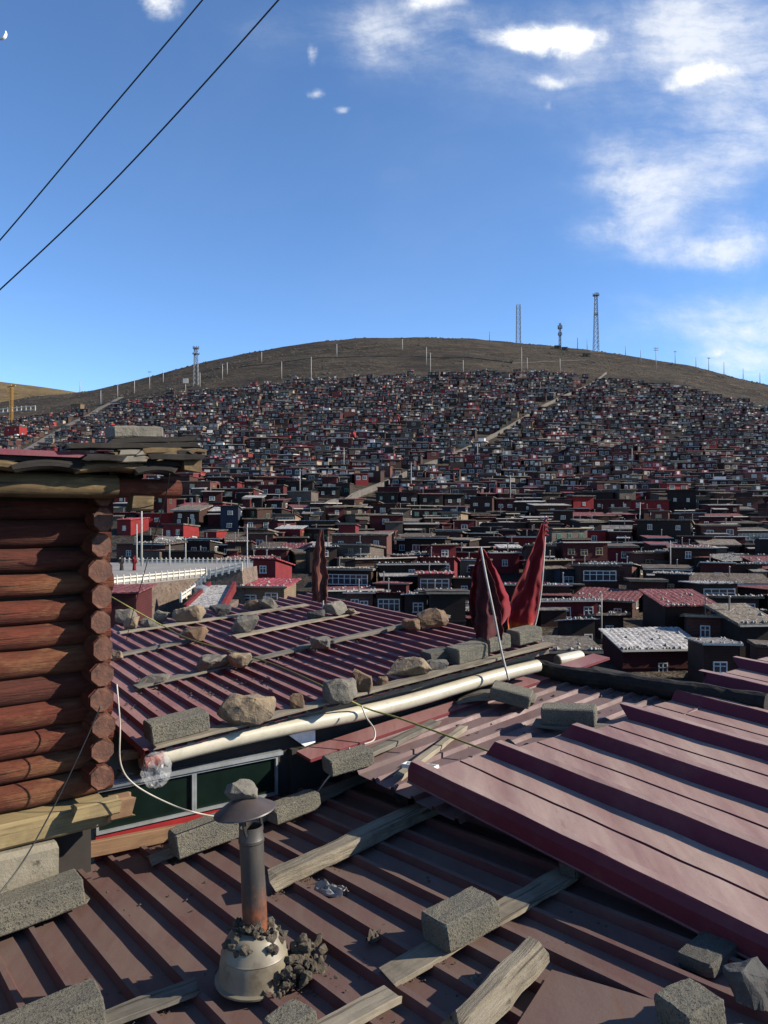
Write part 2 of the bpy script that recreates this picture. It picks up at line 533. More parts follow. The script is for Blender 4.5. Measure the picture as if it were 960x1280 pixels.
M['path'] = mat_noise('pale_path', (0.30, 0.275, 0.235), (0.22, 0.20, 0.17), 0.2, 1.0)
M['crane'] = mat_plain('orange_paint', (0.55, 0.27, 0.03), 0.5)
M['stair'] = mat_noise('grey_stair_stone', (0.17, 0.155, 0.135), (0.11, 0.10, 0.088), 0.3, 1.0)
M['moon'] = mat_plain('moon_rock', (0.86, 0.86, 0.84), 1.0, 0.0)


def mat_mass():
    m, nt, N, L, b = nodes_of('village_mass')
    a = nt.nodes.new('ShaderNodeVertexColor')
    a.layer_name = 'tint'
    v = coords(nt)
    c = mixc(nt, ramp(nt, noise(nt, v, 0.7, 5, 0.7), 0.35, 0.7, 0, 0.4), a.outputs['Color'], (0.022, 0.019, 0.018))
    L.new(c, b.inputs['Base Color'])
    b.inputs['Roughness'].default_value = 0.75
    b.inputs['Specular IOR Level'].default_value = 0.3
    return m


M['mass'] = mat_mass()


# ------------------------------------------------------------------ terrain
ZT = [(-400, -5), (0, -6), (20, -9), (40, -12.8), (52, -13.5), (60, -13.1), (70, -12), (80, -11.25), (92, -10.35), (105, -9.3), (120, -8.1), (140, -6.5),
      (160, -4.5), (175, -2.8), (188, -1.4), (203, -1.2), (215, 0.8), (230, 2.8), (280, 12.6), (340, 27.2), (400, 43.2), (470, 63.5),
      (540, 84.8), (600, 103), (640, 116), (700, 138), (760, 162), (820, 185), (850, 194.6), (885, 197), (950, 190), (1200, 120),
      (1800, 40), (7000, 0)]
RIDGE = [(-900, 640), (-300, 560), (0, 501), (60, 492), (110, 486), (150, 479), (200, 464), (300, 440), (400, 422), (450, 418), (600, 420),
         (650, 425), (750, 437), (850, 452), (960, 478), (1250, 545), (2000, 600)]


def interp(tab, x):
    if x <= tab[0][0]:
        return tab[0][1]
    for (a, b), (c, d) in zip(tab, tab[1:]):
        if x <= c:
            return b + (d - b) * (x - a) / (c - a)
    return tab[-1][1]


def smooth_interp(tab, x, w):
    return (interp(tab, x - w) + 2 * interp(tab, x) + interp(tab, x + w)) / 4


def H(x, y):
    t = x / max(y, 60.0)
    s = (640 - smooth_interp(RIDGE, 480 + 960 * t, 18)) / 222.0
    z = smooth_interp(ZT, y, 6 if y < 300 else 18)
    if y > 205 and z > 0:
        k = min(1, (y - 205) / 60)
        z *= 1 + (s - 1) * k
    if 135 < y < 330:
        wgt = min(1, (y - 135) / 45) if y < 215 else max(0, (330 - y) / 115)
        z += wgt * 4.9 * max(0.0, min(1.0, (600 - (480 + 960 * t)) / 290))
    if y > 30:
        z += 0.25 * mnoise.noise(Vector((x * 0.06, y * 0.06, 3)))
    if y > 560:
        z += min(1, (y - 560) / 150) * (2.6 * mnoise.noise(Vector((x * 0.011, y * 0.012, 8))) + 1.1 * mnoise.noise(Vector((x * 0.035, y * 0.05, 1))) + 0.5 * mnoise.noise(Vector((x * 0.11, y * 0.11, 4))))
    return z


def ground_hit(px, py):
    r = ray(px, py)
    y = 45.0
    while y < 1200:
        p = r * y
        if H(p.x, p.y) >= p.z:
            lo, hi = y - 1.5, y
            for _ in range(12):
                mid = (lo + hi) / 2
                p = r * mid
                if H(p.x, p.y) >= p.z:
                    hi = mid
                else:
                    lo = mid
            return r * hi
        y += 1.5
    return None


ys = [-300, -150, -60, -20, 0] + list(range(10, 300, 6)) + list(range(300, 960, 10)) + [980, 1020, 1080, 1200, 1400, 1800, 2600, 4000, 7000]
ts = [-3 + 0.25 * i for i in range(8)] + [-1 + 0.0125 * i for i in range(161)] + [1.25 + 0.25 * i for i in range(8)]
mb = MB()
nt_ = len(ts)
vs = []
for y in ys:
    for t in ts:
        x = t * (abs(y) + 40)
        vs.append((x, y, H(x, y)))
fs = []
for j in range(len(ys) - 1):
    for i in range(nt_ - 1):
        a = j * nt_ + i
        fs.append((a, a + 1, a + nt_ + 1, a + nt_))
mb.add(vs, fs)
tag(mb.build('terrain', M['hill'], smooth=True), kind='structure')

# tufts and stones on the bare upper slope
mb = MB()
r_t = random.Random(77)
n_t = 0
while n_t < 4200:
    y = r_t.uniform(600, 900)
    x = r_t.uniform(-0.56, 0.56) * y
    if mnoise.noise(Vector((x * 0.013, y * 0.02, 5))) + 0.35 < r_t.random():
        continue
    n_t += 1
    z = H(x, y)
    s = r_t.uniform(0.5, 1.5)
    hh = s * r_t.uniform(0.4, 0.9)
    q = [Vector((x + s * math.cos(a) * r_t.uniform(0.8, 1.9), y + s * math.sin(a), z - 0.3)) for a in (0.2, 1.5, 2.7, 4.0, 5.3)]
    mb.add(q + [Vector((x, y, z + hh))], [(i, (i + 1) % 5, 5) for i in range(5)])
tag(mb.build('undergrowth', M['tuft']), 'low dark tufts and stones scattered over the bare top of the hill', 'undergrowth', kind='stuff')

FR = [(-700, 400), (-300, 440), (0, 474), (60, 484), (110, 490), (170, 500), (300, 530), (600, 560)]
mb = MB()
vs, fs = [], []
ty = [1150 + 30 * j for j in range(45)]
tx = [-1.3 + 0.02 * i for i in range(70)]
for y in ty:
    for t in tx:
        r = (640 - smooth_interp(FR, 480 + 960 * t, 30)) / 960 * 1650
        z = r * math.exp(-((y - 1650) / 420) ** 2) + 6 * mnoise.noise(Vector((t * 9, y * 0.008, 2))) - 6
        vs.append((t * y, y, z))
for j in range(len(ty) - 1):
    for i in range(len(tx) - 1):
        a = j * len(tx) + i
        fs.append((a, a + 1, a + len(tx) + 1, a + len(tx)))
mb.add(vs, fs)
tag(mb.build('hill', M['far_hill'], smooth=True), kind='structure')


def ground_ribbon(name, pxs, width, mat, lift=0.25, along=None, step=3.0):
    """a road or path laid on the terrain through picture points"""
    pts = [ground_hit(*p) for p in pxs] if along is None else along
    dense = []
    for a, b in zip(pts, pts[1:]):
        n = max(1, int((b - a).length / step))
        for k in range(n):
            dense.append(a.lerp(b, k / n))
    dense.append(pts[-1])
    mb = MB()
    vs, fs = [], []
    for i, p in enumerate(dense):
        t = dense[min(i + 1, len(dense) - 1)] - dense[max(i - 1, 0)]
        t.z = 0
        t.normalize()
        s = Vector((t.y, -t.x, 0))
        zc = max(H(p.x + s.x * w, p.y + s.y * w) for w in (-width / 2, 0, width / 2)) + lift
        for w, dz in ((-width / 2, -1.0), (-width / 2, 0), (width / 2, 0), (width / 2, -1.0)):
            q = p + s * w
            vs.append((q.x, q.y, zc + dz))
    for i in range(len(dense) - 1):
        for k in range(3):
            a = i * 4 + k
            fs.append((a, a + 1, a + 5, a + 4))
    mb.add(vs, fs)
    return mb.build(name, mat), dense

# ------------------------------------------------------------------ near roofs
PA = Plane(-1.768, 0.099, -0.0873, 53.3)      # roof underfoot
PB = Plane(-1.598, 0.088, 0.010, 56.1)        # roof with the stones
PC = Plane(-1.900, 0.100, 0.000, 53.3)        # dusty roof at the right
U, V = PA.u, PA.v
UB, VB = PB.u, PB.v
# solve gradient constants so that each plane passes where the photograph puts it
PA.gu, PA.gv = 0.1315 * U.x - 0.011 * U.y, 0.1315 * V.x - 0.011 * V.y
PA.n = Vector((-0.1315, 0.011, 1)).normalized()
PB.gu, PB.gv = 0.0646 * UB.x + 0.0606 * UB.y, 0.0646 * VB.x + 0.0606 * VB.y
PB.n = Vector((-0.0646, -0.0606, 1)).normalized()
RIBA, RIBB, RIBC = 0.034, 0.030, 0.024


def rib_sheet(plane, axis, c0, c1, l0, l1, pitch, phase, prof, nseg=14, wob=0.003, ends=None):
    """ribs run along v (axis 'v') or u; prof = [(offset across, height)] per pitch; sheet is closed with a 2 mm underside"""
    cross = []
    k = math.floor((c0 - phase) / pitch) - 1
    while phase + k * pitch < c1:
        for off, h in prof:
            c = phase + k * pitch + off
            if c0 <= c <= c1:
                cross.append((c, h))
        k += 1
    cross = [(c0, 0.0)] + cross + [(c1, 0.0)]
    mb = MB()
    top, bot = [], []
    for j in range(nseg + 1):
        for c, h in cross:
            e = l1 if ends is None else ends(c)
            l = l0 + (e - l0) * j / nseg
            dz = wob * mnoise.noise(Vector((c * 4, l * 1.7, 5))) + wob * 0.6 * mnoise.noise(Vector((c * 11, l * 5, 9)))
            uu, vv = (c, l) if axis == 'v' else (l, c)
            top.append(plane.p(uu, vv, h + dz))
            bot.append(plane.p(uu, vv, h + dz - 0.003))
    n = len(cross)
    fs = []
    for j in range(nseg):
        for i in range(n - 1):
            a = j * n + i
            f = (a, a + 1, a + n + 1, a + n)
            fs.append(f if axis == 'v' else f[::-1])
    m = len(top)
    fb = [tuple(x + m for x in f[::-1]) for f in fs]
    fe = []
    rimv = [j * n for j in range(nseg + 1)]
    rimw = [j * n + n - 1 for j in range(nseg + 1)]
    rimu = list(range(n))
    rimx = [nseg * n + i for i in range(n)]
    for loop in (rimv, rimw, rimu, rimx):
        for a, b in zip(loop, loop[1:]):
            fe.append((a, b, b + m, a + m))
    mb.add(top + bot, fs + fb + fe)
    return mb


def prism_under(plane, u0, u1, v0, v1, drop, zbot, inset=0.0):
    """walls below a roof"""
    mb = MB()
    cs = [(u0, v0), (u1, v0), (u1, v1), (u0, v1)]
    top = [plane.p(u, v) - Vector((0, 0, drop)) for u, v in cs]
    bot = [Vector((p.x, p.y, zbot)) for p in top]
    mb.add(bot + top, [(0, 3, 2, 1), (4, 5, 6, 7), (0, 1, 5, 4), (1, 2, 6, 5), (2, 3, 7, 6), (3, 0, 4, 7)])
    return mb


PROF_S = [(-0.030, 0.0), (-0.012, RIBA), (0.012, RIBA), (0.026, 0.0)]

# --- building A: the roof in the foreground
bA = empty('tin_roofed_house', (0.3, 2.6, -6), 'low house whose old dusty maroon ribbed roof fills the foreground', 'house')
mbs = rib_sheet(PA, 'v', -2.6, 5.2, -1.2, 4.60, 0.180, 1.21, PROF_S, 26)
roofA = mbs.build('roof_sheet', M['tin_old'], Matrix(), bA)
mbw = prism_under(PA, -2.5, 5.1, -1.1, 4.55, 0.06, -7)
mbw.build('wall', M['dark_wall'], Matrix(), bA)

# --- building C : dusty roof at right, ribs across
bC = empty('dusty_roofed_house', (2.2, 5.0, -6), 'house with the pale dusty ribbed roof running up behind the shiny maroon sheet', 'house')


LOGPX = [(655, 833), (690, 841), (720, 846), (775, 853), (830, 862), (885, 869), (960, 881)]
LOGUV = sorted((PC.uv(PC.hit(*q))[1], PC.uv(PC.hit(*q))[0]) for q in LOGPX)


def c_end(c):
    return interp(LOGUV, c) + 0.02 + 0.03 * mnoise.noise(Vector((c * 3, 0, 0)))


mbs = rib_sheet(PC, 'u', 2.98, 4.36, 2.72, 5.75, 0.185, 0.05, [(-0.026, 0), (-0.010, RIBC), (0.010, RIBC), (0.022, 0)], 18, ends=c_end)
mbs.build('roof_sheet', M['tin_dusty'], Matrix(), bC)
mb = MB()
# flashing strip against the neighbouring wall
q = [PC.p(2.60, 4.28, 0.035), PC.p(5.7, 4.28, 0.035), PC.p(5.7, 4.46, 0.045), PC.p(2.60, 4.46, 0.045)]
mb.add([*q, *[p - Vector((0, 0, 0.02)) for p in q]], [(0, 1, 2, 3), (7, 6, 5, 4), (0, 4, 5, 1), (1, 5, 6, 2), (2, 6, 7, 3), (3, 7, 4, 0)])
mb.build('flashing', M['tin_red'], Matrix(), bC)
prism_under(PC, 3.3, 5.65, 1.3, 4.40, 0.05, -13).build('wall', M['dark_wall'], Matrix(), bC)

# --- building B : roof with the stones, gutter, green windows
bB = empty('stone_weighted_house', (-0.6, 6.2, -9), 'house with maroon ribbed roof held down by rows of stones, cream pipe along its eave', 'house')
B0, B1, BV0, BV1 = 1.33, 4.74, 4.485, 8.72
mbs = rib_sheet(PB, 'v', B0, B1, BV0, BV1, 0.133, 0.02, [(-0.027, 0), (-0.011, RIBB), (0.011, RIBB), (0.022, 0)], 16)
mbs.build('roof_sheet', M['tin_red'], Matrix(), bB)
WV = 4.68           # wall face
prism_under(PB, B0 + 0.12, B1 - 0.25, WV, BV1 - 0.1, 0.10, -13).build('wall', M['dark_wall'], Matrix(), bB)
# eave boards under the sheet edge
for (v0, dz, h, m_, ub0, ub1) in ((4.575, 0.008, 0.05, 'board_grey', B0 + 0.02, B1 - 0.02), (4.64, 0.06, 0.06, 'board', B0 + 0.02, B1 - 0.12)):
    p, q_ = PB.p(ub0, v0) - Vector((0, 0, dz + h / 2)), PB.p(ub1, v0) - Vector((0, 0, dz + h / 2))
    F_ = line_frame(p, q_, PB.n)
    L_ = (q_ - p).length
    mb = MB()
    n = 24
    pr = []
    for i in range(n + 1):
        x = -L_ / 2 + L_ * i / n
        w = 0.006 * mnoise.noise(Vector((x * 5, dz * 90, 0)))
        pr.append([(x, -0.02 + w, -h / 2 + 1.6 * w), (x, 0.02, -h / 2 + w), (x, 0.02, h / 2), (x, -0.02 + w, h / 2)])
    vs = [p_ for r_ in pr for p_ in r_]
    fs = [(0, 1, 2, 3), tuple(reversed([n * 4 + k for k in range(4)]))]
    for i in range(n):
        for k in range(4):
            fs.append((i * 4 + k, (i + 1) * 4 + k, (i + 1) * 4 + (k + 1) % 4, i * 4 + (k + 1) % 4))
    mb.add(vs, fs)
    mb.build('fascia_board', M[m_], F_, bB)
# cream pipe used as gutter
gp0, gp1 = at(200, 946, 4.58), at(672, 833, 6.32)
gp = []
for i in range(15):
    k = i / 14
    p = gp0.lerp(gp1, k)
    p.z += 0.012 * math.sin(k * 9) - 0.02 * math.sin(k * math.pi)
    gp.append(p)
mb = MB()
mb.tube(gp, 0.051, 20)
gut = mb.build('gutter_pipe', M['pvc'], parent=bB, smooth=False, origin=gp0)
smooth_by_angle(gut)
mb = MB()
mb.tube([gp0 + (gp0 - gp1).normalized() * k for k in (-0.01, 0.0, 0.10)], [0.054, 0.054, 0.05], 18)
plug = mb.build('pipe_plug', M['orange'], parent=gut, origin=gp0)
smooth_by_angle(plug)
# bracket plate under the pipe
mb = MB()
c_ = at(372, 913, 5.22)
Fb = line_frame(c_ - UB * 0.2, c_ + UB * 0.2, Vector((0, 0, 1)))
vs = [(-0.19, -0.012, 0.07), (0.13, -0.012, 0.05), (0.13, -0.012, -0.10), (0.05, -0.012, -0.115), (-0.12, -0.012, 0.02)]
mb.add(vs + [(x, 0.012, z) for x, y, z in vs], [(0, 4, 3, 2, 1), (5, 6, 7, 8, 9)] + [(i, (i + 1) % 5, 5 + (i + 1) % 5, 5 + i) for i in range(5)])
mb.build('bracket', M['white_metal'], Fb, bB)


# wall windows : built in the wall's own frame (X along the eave, Z up)
def wall_pt(px, py, v=WV):
    r = ray(px, py)
    h = Vector((r.x, r.y, 0))
    return r * (v / h.dot(VB))


def wall_x(px):
    return wall_pt(px, 1000).dot(UB)


Fw = Matrix((UB, -VB, Vector((0, 0, 1)))).transposed().to_4x4()
Fw = Matrix((UB, VB, Vector((0, 0, 1)))).transposed().to_4x4()
Fw.translation = VB * WV


def wall_local(px, py):
    p = wall_pt(px, py)
    return p.dot(UB), p.z


xl, xm, xr = wall_local(118, 1000)[0], wall_local(240, 1000)[0], wall_local(344, 1000)[0]
zt = wall_local(240, 962)[1]
zb = wall_local(240, 1014)[1]
for (x0, x1) in ((xl, xm), (xm, xr)):
    mb = MB()
    w = 0.015
    mb.box(x0, x1, -0.045, -0.002, zt - w, zt)
    mb.box(x0, x1, -0.045, -0.002, zb, zb + w)
    mb.box(x0 + 0.0005, x0 + w, -0.044, -0.002, zb + w, zt - w)
    mb.box(x1 - w, x1 - 0.0005, -0.044, -0.002, zb + w, zt - w)
    fr = mb.build('window', M['frame_grey'], Fw, bB)
    mb = MB()
    mb.box(x0 + w, x1 - w, -0.022, -0.012, zb + w, zt - w)
    mb.build('pane', M['green_glass'], Fw, fr)
mb = MB()
mb.box(xl, xr + 0.02, -0.03, -0.001, zb - 0.22, zb - 0.004)
mb.build('painted_strip', M['red_paint'], Fw, bB)
mb = MB()
mb.box(xr + 0.10, xr + 2.2, -0.05, -0.004, zb - 0.2, zt + 0.02)
mb.build('dark_panel', M['dark_wall'], Fw, bB)
mb = MB()
mb.box(xl, xr + 0.03, -0.06, -0.001, zt + 0.003, zt + 0.028)
mb.build('window_head', M['frame_grey'], Fw, bB)

# --- the clean maroon sheet at the right
zP0 = 4.36
P0 = at(520, 967, zP0)
u0P, v0P = P0.dot(U), Vector((P0.x, P0.y, 0)).dot(V)
PP = Plane(P0.z - 0.053 * u0P - 0.042 * v0P, 0.053, 0.042, 53.3)
corners = [(520, 966), (620, 941), (702, 924), (777, 892), (843, 861), (891, 843), (934, 826), (975, 812)]
cu = [PP.uv(PP.hit(*c)) for c in corners]
pitchP = 0.586


def p_end(c):
    k = (c - u0P + 0.03) / pitchP
    i = max(0, min(len(cu) - 1, int(math.floor(k))))
    # each sheet keeps its own end line
    return cu[i][1] - 0.05 * (k - i) if k < len(cu) else cu[-1][1]


RP = 0.070
profP = [(-0.075, 0.0), (-0.030, RP), (-0.024, RP + 0.004), (0.024, RP + 0.004), (0.030, RP), (0.060, 0.0), (0.066, 0.0),
         (0.300, 0.0), (0.306, -0.010), (0.314, -0.010), (0.320, 0.0)]
mbs = rib_sheet(PP, 'v', u0P - 0.03, u0P + 4.9, -0.6, 3.2, pitchP, u0P + 0.0, profP, 22, wob=0.0065, ends=p_end)
sheet = mbs.build('roof_sheet', M['tin_new'], origin=P0)
tag(sheet, 'shiny maroon sheet of wide ribs, blocks under its near edge, tilted over the older roofs', 'roof sheet')
# turned-down flange along its near edge
mb = MB()
n = 20
vs, fs = [], []
vend = p_end(u0P - 0.03)
for i in range(n + 1):
    v = -0.6 + (vend + 0.6) * i / n
    w = 0.004 * mnoise.noise(Vector((0, v * 3, 2)))
    for du, dh in ((-0.031, RP + 0.002), (-0.050, 0.035), (-0.052, -0.030), (-0.060, -0.034), (-0.060, -0.038), (-0.047, -0.034), (-0.045, 0.030), (-0.027, RP - 0.004)):
        vs.append(PP.p(u0P + du + w, v, dh))
for i in range(n):
    for k in range(8):
        fs.append((i * 8 + k, (i + 1) * 8 + k, (i + 1) * 8 + (k + 1) % 8, i * 8 + (k + 1) % 8))
fs += [tuple(range(8)), tuple(n * 8 + k for k in reversed(range(8)))]
mb.add(vs, fs)
mb.build('flange', M['tin_new'], parent=sheet, origin=P0)

# loose plain sheet bottom right
mb = MB()
q = [PA.hit(*c, lift=0.034) for c in ((690, 1214), (838, 1258), (1010, 1400), (560, 1420))]
q2 = [p + PA.n * 0.006 for p in q]
mb.add(q + q2, [(3, 2, 1, 0), (4, 5, 6, 7)] + [(i, (i + 1) % 4, 4 + (i + 1) % 4, 4 + i) for i in range(4)])
tag(mb.build('flat_sheet', M['tin_old'], origin=q[0]), 'plain flat maroon sheet lying under the split grey log', 'metal sheet')


# ------------------------------------------------------------------ loose things on the roofs
def block_mesh(L, Wd, Ht, seed, rough=0.006):
    bm = bmesh.new()
    bmesh.ops.create_cube(bm, size=1)
    bmesh.ops.scale(bm, vec=(L, Wd, Ht), verts=bm.verts)
    bmesh.ops.bevel(bm, geom=list(bm.edges), offset=0.008, segments=1, affect='EDGES')
    long_edges = [e for e in bm.edges if e.calc_length() > 0.05]
    bmesh.ops.subdivide_edges(bm, edges=long_edges, cuts=7, use_grid_fill=True)
    off = Vector((seed * 3.1, seed * 1.7, seed * 0.9))
    for v in bm.verts:
        nn = mnoise.noise_vector(v.co * 16 + off)
        n2 = mnoise.noise_vector(v.co * 55 + off)
        c = abs(v.co.x) / (L / 2) + abs(v.co.y) / (Wd / 2) + abs(v.co.z) / (Ht / 2)
        chip = max(0, c - 2.45) * max(0, mnoise.noise(v.co * 9 + off) + 0.15) * 0.05
        v.co += nn * rough * 0.35 + n2 * rough * 0.4
        v.co -= v.co.normalized() * chip
    me = bpy.data.meshes.new('block')
    bm.to_mesh(me)
    bm.free()
    return me


def rock_mesh(L, Wd, Ht, seed, npts=15, flat=0.0):
    r = random.Random(seed)
    bm = bmesh.new()
    for _ in range(npts):
        p = Vector((r.gauss(0, 1), r.gauss(0, 1), r.gauss(0, 1))).normalized()
        p = Vector([math.copysign(abs(c) ** 0.72, c) for c in p])
        k = r.uniform(0.82, 1.05)
        bm.verts.new((p.x * L / 2 * k, p.y * Wd / 2 * k, max(-Ht / 2, min(Ht / 2, p.z * Ht / 2 * k * 1.15))))
    res = bmesh.ops.convex_hull(bm, input=bm.verts)
    bmesh.ops.delete(bm, geom=list({g for g in res['geom_interior'] + res['geom_unused'] if isinstance(g, bmesh.types.BMVert)}), context='VERTS')
    bmesh.ops.bevel(bm, geom=list(bm.edges), offset=min(L, Wd, Ht) * 0.045, segments=1, affect='EDGES', clamp_overlap=True)
    bmesh.ops.triangulate(bm, faces=bm.faces)
    for _ in range(2):
        bmesh.ops.subdivide_edges(bm, edges=[e for e in bm.edges if e.calc_length() > 0.018], cuts=1)
        bmesh.ops.triangulate(bm, faces=bm.faces)
    s = min(L, Wd, Ht)
    off = Vector((seed * 1.3, seed * 2.1, seed * 0.7))
    for v in bm.verts:
        v.co += mnoise.noise_vector(v.co / s * 2.2 + off) * s * 0.07 + mnoise.noise_vector(v.co / s * 7 + off) * s * 0.03
    zmin = min(v.co.z for v in bm.verts)
    for v in bm.verts:
        v.co.z -= zmin
    me = bpy.data.meshes.new('rock')
    bm.to_mesh(me)
    bm.free()
    return me


_seed = [0]


def place_mesh(name, me, mat, plane, p, az=0, tilt=0, roll=0, label=None, cat=None, group=None):
    me.materials.append(mat)
    ob = bpy.data.objects.new(name, me)
    m = plane.frame(p, az, tilt)
    if roll:
        m = m @ Matrix.Rotation(R(roll), 4, 'X')
    link(ob, m)
    return tag(ob, label, cat, group)


def block(plane, px, py, L, Wd, Ht, label, lift=0.03, az=0, tilt=0, mat='concrete', group=None, roll=0, dy=0.0):
    """px,py = picture point of the block's base centre"""
    _seed[0] += 1
    p = plane.hit(px, py, lift)
    p += plane.n * (Ht / 2 + dy)
    o = place_mesh('concrete_block', block_mesh(L, Wd, Ht, _seed[0]), M[mat], plane, p, az, tilt, roll, label, 'concrete block', group)
    return o


def rock(plane, px, py, wpx, hpx, label, mat='rock_tan', depth=0.8, lift=0.03, az=0, npts=15, name='stone', tilt=0, cat='stone', sub=0.0):
    """px,py = picture point of base centre; wpx,hpx = size in the picture"""
    _seed[0] += 1
    p = plane.hit(px, py, lift)
    k = p.y / F
    L, Ht = wpx * k * 1.12, hpx * k * 1.02
    me = rock_mesh(L, L * depth, Ht, _seed[0], npts)
    p -= plane.n * sub
    return place_mesh(name, me, M[mat], plane, p, az - 40, tilt, 0, label, cat)


def board_mesh(L, Wd, Th, seed, bow=0.0, ragged=0.02, taper=0.0, wavy=0.008, round_=0.0):
    r = random.Random(seed)
    n = max(6, int(L / 0.05))
    mb = MB()
    # cross-section ring with slightly worn edges
    b = min(Wd, Th) * (0.12 if not round_ else round_)
    ring = [(-Wd / 2 + b, -Th / 2), (Wd / 2 - b, -Th / 2), (Wd / 2, -Th / 2 + b), (Wd / 2, Th / 2 - b),
            (Wd / 2 - b, Th / 2), (-Wd / 2 + b, Th / 2), (-Wd / 2, Th / 2 - b), (-Wd / 2, -Th / 2 + b)]
    # extra points along the top so that it can be uneven
    m = len(ring)
    e0 = [r.uniform(-ragged, ragged) for _ in ring]
    e1 = [r.uniform(-ragged, ragged) for _ in ring]
    vs = []
    for i in range(n + 1):
        t = i / n
        for k, (y, z) in enumerate(ring):
            x = -L / 2 + L * t
            if i == 0:
                x += e0[k] + (0.4 * ragged if y > 0 else 0)
            elif i == n:
                x += e1[k]
            s = 1 - taper * t
            q = Vector((x * 2.6, y * 4 + seed, z * 4))
            dy = wavy * mnoise.noise(q) + wavy * 0.7 * mnoise.noise(Vector((x * 9, (1 if y > 0 else -1) * 3 + seed, 0)))
            dz = wavy * 0.6 * mnoise.noise(Vector((x * 7, y * 9 + seed * 2, z * 3)))
            vs.append((x, y * s + dy, z + dz + bow * (1 - (2 * t - 1) ** 2)))
    fs = [tuple(reversed(range(m))), tuple(n * m + k for k in range(m))]
    for i in range(n):
        for k in range(m):
            fs.append((i * m + k, i * m + (k + 1) % m, (i + 1) * m + (k + 1) % m, (i + 1) * m + k))
    mb.add(vs, fs)
    return mb


def board(plane, a, b, Wd, Th, label, mat='board', lift=0.03, name='board', bow=0.0, ragged=0.015, taper=0.0, wavy=0.006, round_=0.0, lift2=None, roll=0, cat='board', smooth=False):
    """a, b = picture points of the board's axis on the roof"""
    _seed[0] += 1
    p = plane.hit(*a, lift) + plane.n * Th / 2
    q = plane.hit(*b, lift if lift2 is None else lift2) + plane.n * Th / 2
    Fm = line_frame(p, q, plane.n)
    if roll:
        Fm = Fm @ Matrix.Rotation(R(roll), 4, 'X')
    o = board_mesh((q - p).length, Wd, Th, _seed[0], bow, ragged, taper, wavy, round_).build(name, M[mat], Fm)
    if smooth:
        smooth_by_angle(o, 35)
    return tag(o, label, cat)


# ---- on the foreground roof
p, q_ = wall_pt(92, 1066, WV - 0.10), wall_pt(252, 1034, WV - 0.10)
tag(board_mesh((q_ - p).length, 0.035, 0.088, 17, wavy=0.003).build('board', M['board_brown'], line_frame(p, q_, Vector((0, 0, 1)))),
    'orange-brown plank on edge along the foot of the green windows', 'board')
board(PA, (188, 1078), (470, 968), 0.115, 0.022, 'long grey board under the two concrete blocks behind the stovepipe', 'board', wavy=0.006, ragged=0.02)
block(PA, 257, 1056, 0.37, 0.155, 0.135, 'concrete block on the long board, just left of the stovepipe cap', lift=0.054, az=-3)
block(PA, 368, 1018, 0.32, 0.13, 0.10, 'concrete block on the long board, behind the stovepipe cap on its other side', lift=0.054, az=2)
board(PA, (395, 1003), (480, 962), 0.09, 0.02, 'short dark board next to the upper end of the long grey board', 'board_grey', lift=0.03, wavy=0.006)
board(PA, (338, 1112), (556, 1008), 0.115, 0.075, 'thick split weathered timber across the middle of the foreground roof', 'timber', name='timber', ragged=0.03, wavy=0.016, taper=-0.12, cat='timber')
board(PA, (-40, 1122), (82, 1082), 0.085, 0.03, 'pale plank end lying behind the block beside the log cabin', 'board_pale', wavy=0.006)
board(PA, (-60, 1184), (108, 1124), 0.12, 0.022, 'thin board under the block beside the log cabin', 'board', wavy=0.006)
block(PA, 44, 1146, 0.44, 0.18, 0.135, 'concrete block on a board beside the log cabin base', lift=0.054, az=-2)
board(PA, (60, 1306), (246, 1236), 0.105, 0.024, 'grey board running out from the block in the bottom corner', 'board_grey', wavy=0.006)
block(PA, 56, 1306, 0.40, 0.17, 0.125, 'concrete block cut by the bottom edge, on the cabin side', lift=0.054, az=-4)
board(PA, (484, 1226), (712, 1094), 0.125, 0.022, 'wide board under the lone block in the middle of the foreground roof', 'board', wavy=0.008, ragged=0.02, lift=0.03)
block(PA, 579, 1166, 0.285, 0.17, 0.115, 'lone concrete block standing on the wide board in the foreground', lift=0.053, az=-2)
board(PA, (380, 1308), (492, 1248), 0.10, 0.03, 'short pale board end at the bottom, in front of the wide board', 'board_pale', wavy=0.005)
block(PA, 365, 1300, 0.15, 0.13, 0.09, 'concrete lump at the bottom edge below the stovepipe basin', lift=0.03, az=8)
board(PA, (575, 1312), (672, 1208), 0.125, 0.105, 'split peeling grey log lying across the bottom edge', 'timber', name='log', round_=0.36, ragged=0.02, wavy=0.016, cat='log', smooth=True)
block(PA, 866, 1292, 0.155, 0.15, 0.12, 'concrete block at the bottom edge under the shiny sheet corner', lift=0.04, az=-14)
rock(PA, 945, 1262, 60, 55, 'broken concrete chunk wedged beside the bottom corner block', 'rock_dark', name='concrete_chunk', cat='concrete chunk')
block(PA, 893, 1196, 0.28, 0.14, 0.055, 'dark block propping up the near edge of the shiny sheet', lift=0.004, az=2, mat='concrete_dark')  # shade under the sheet is put into its dark colour
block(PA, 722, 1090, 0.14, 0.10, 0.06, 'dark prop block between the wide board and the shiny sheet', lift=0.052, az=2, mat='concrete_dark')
board(PA, (500, 1005), (560, 975), 0.12, 0.16, 'dark wooden prop under the corner of the shiny sheet', 'bark', lift=0.03, wavy=0.006, name='timber', cat='timber')

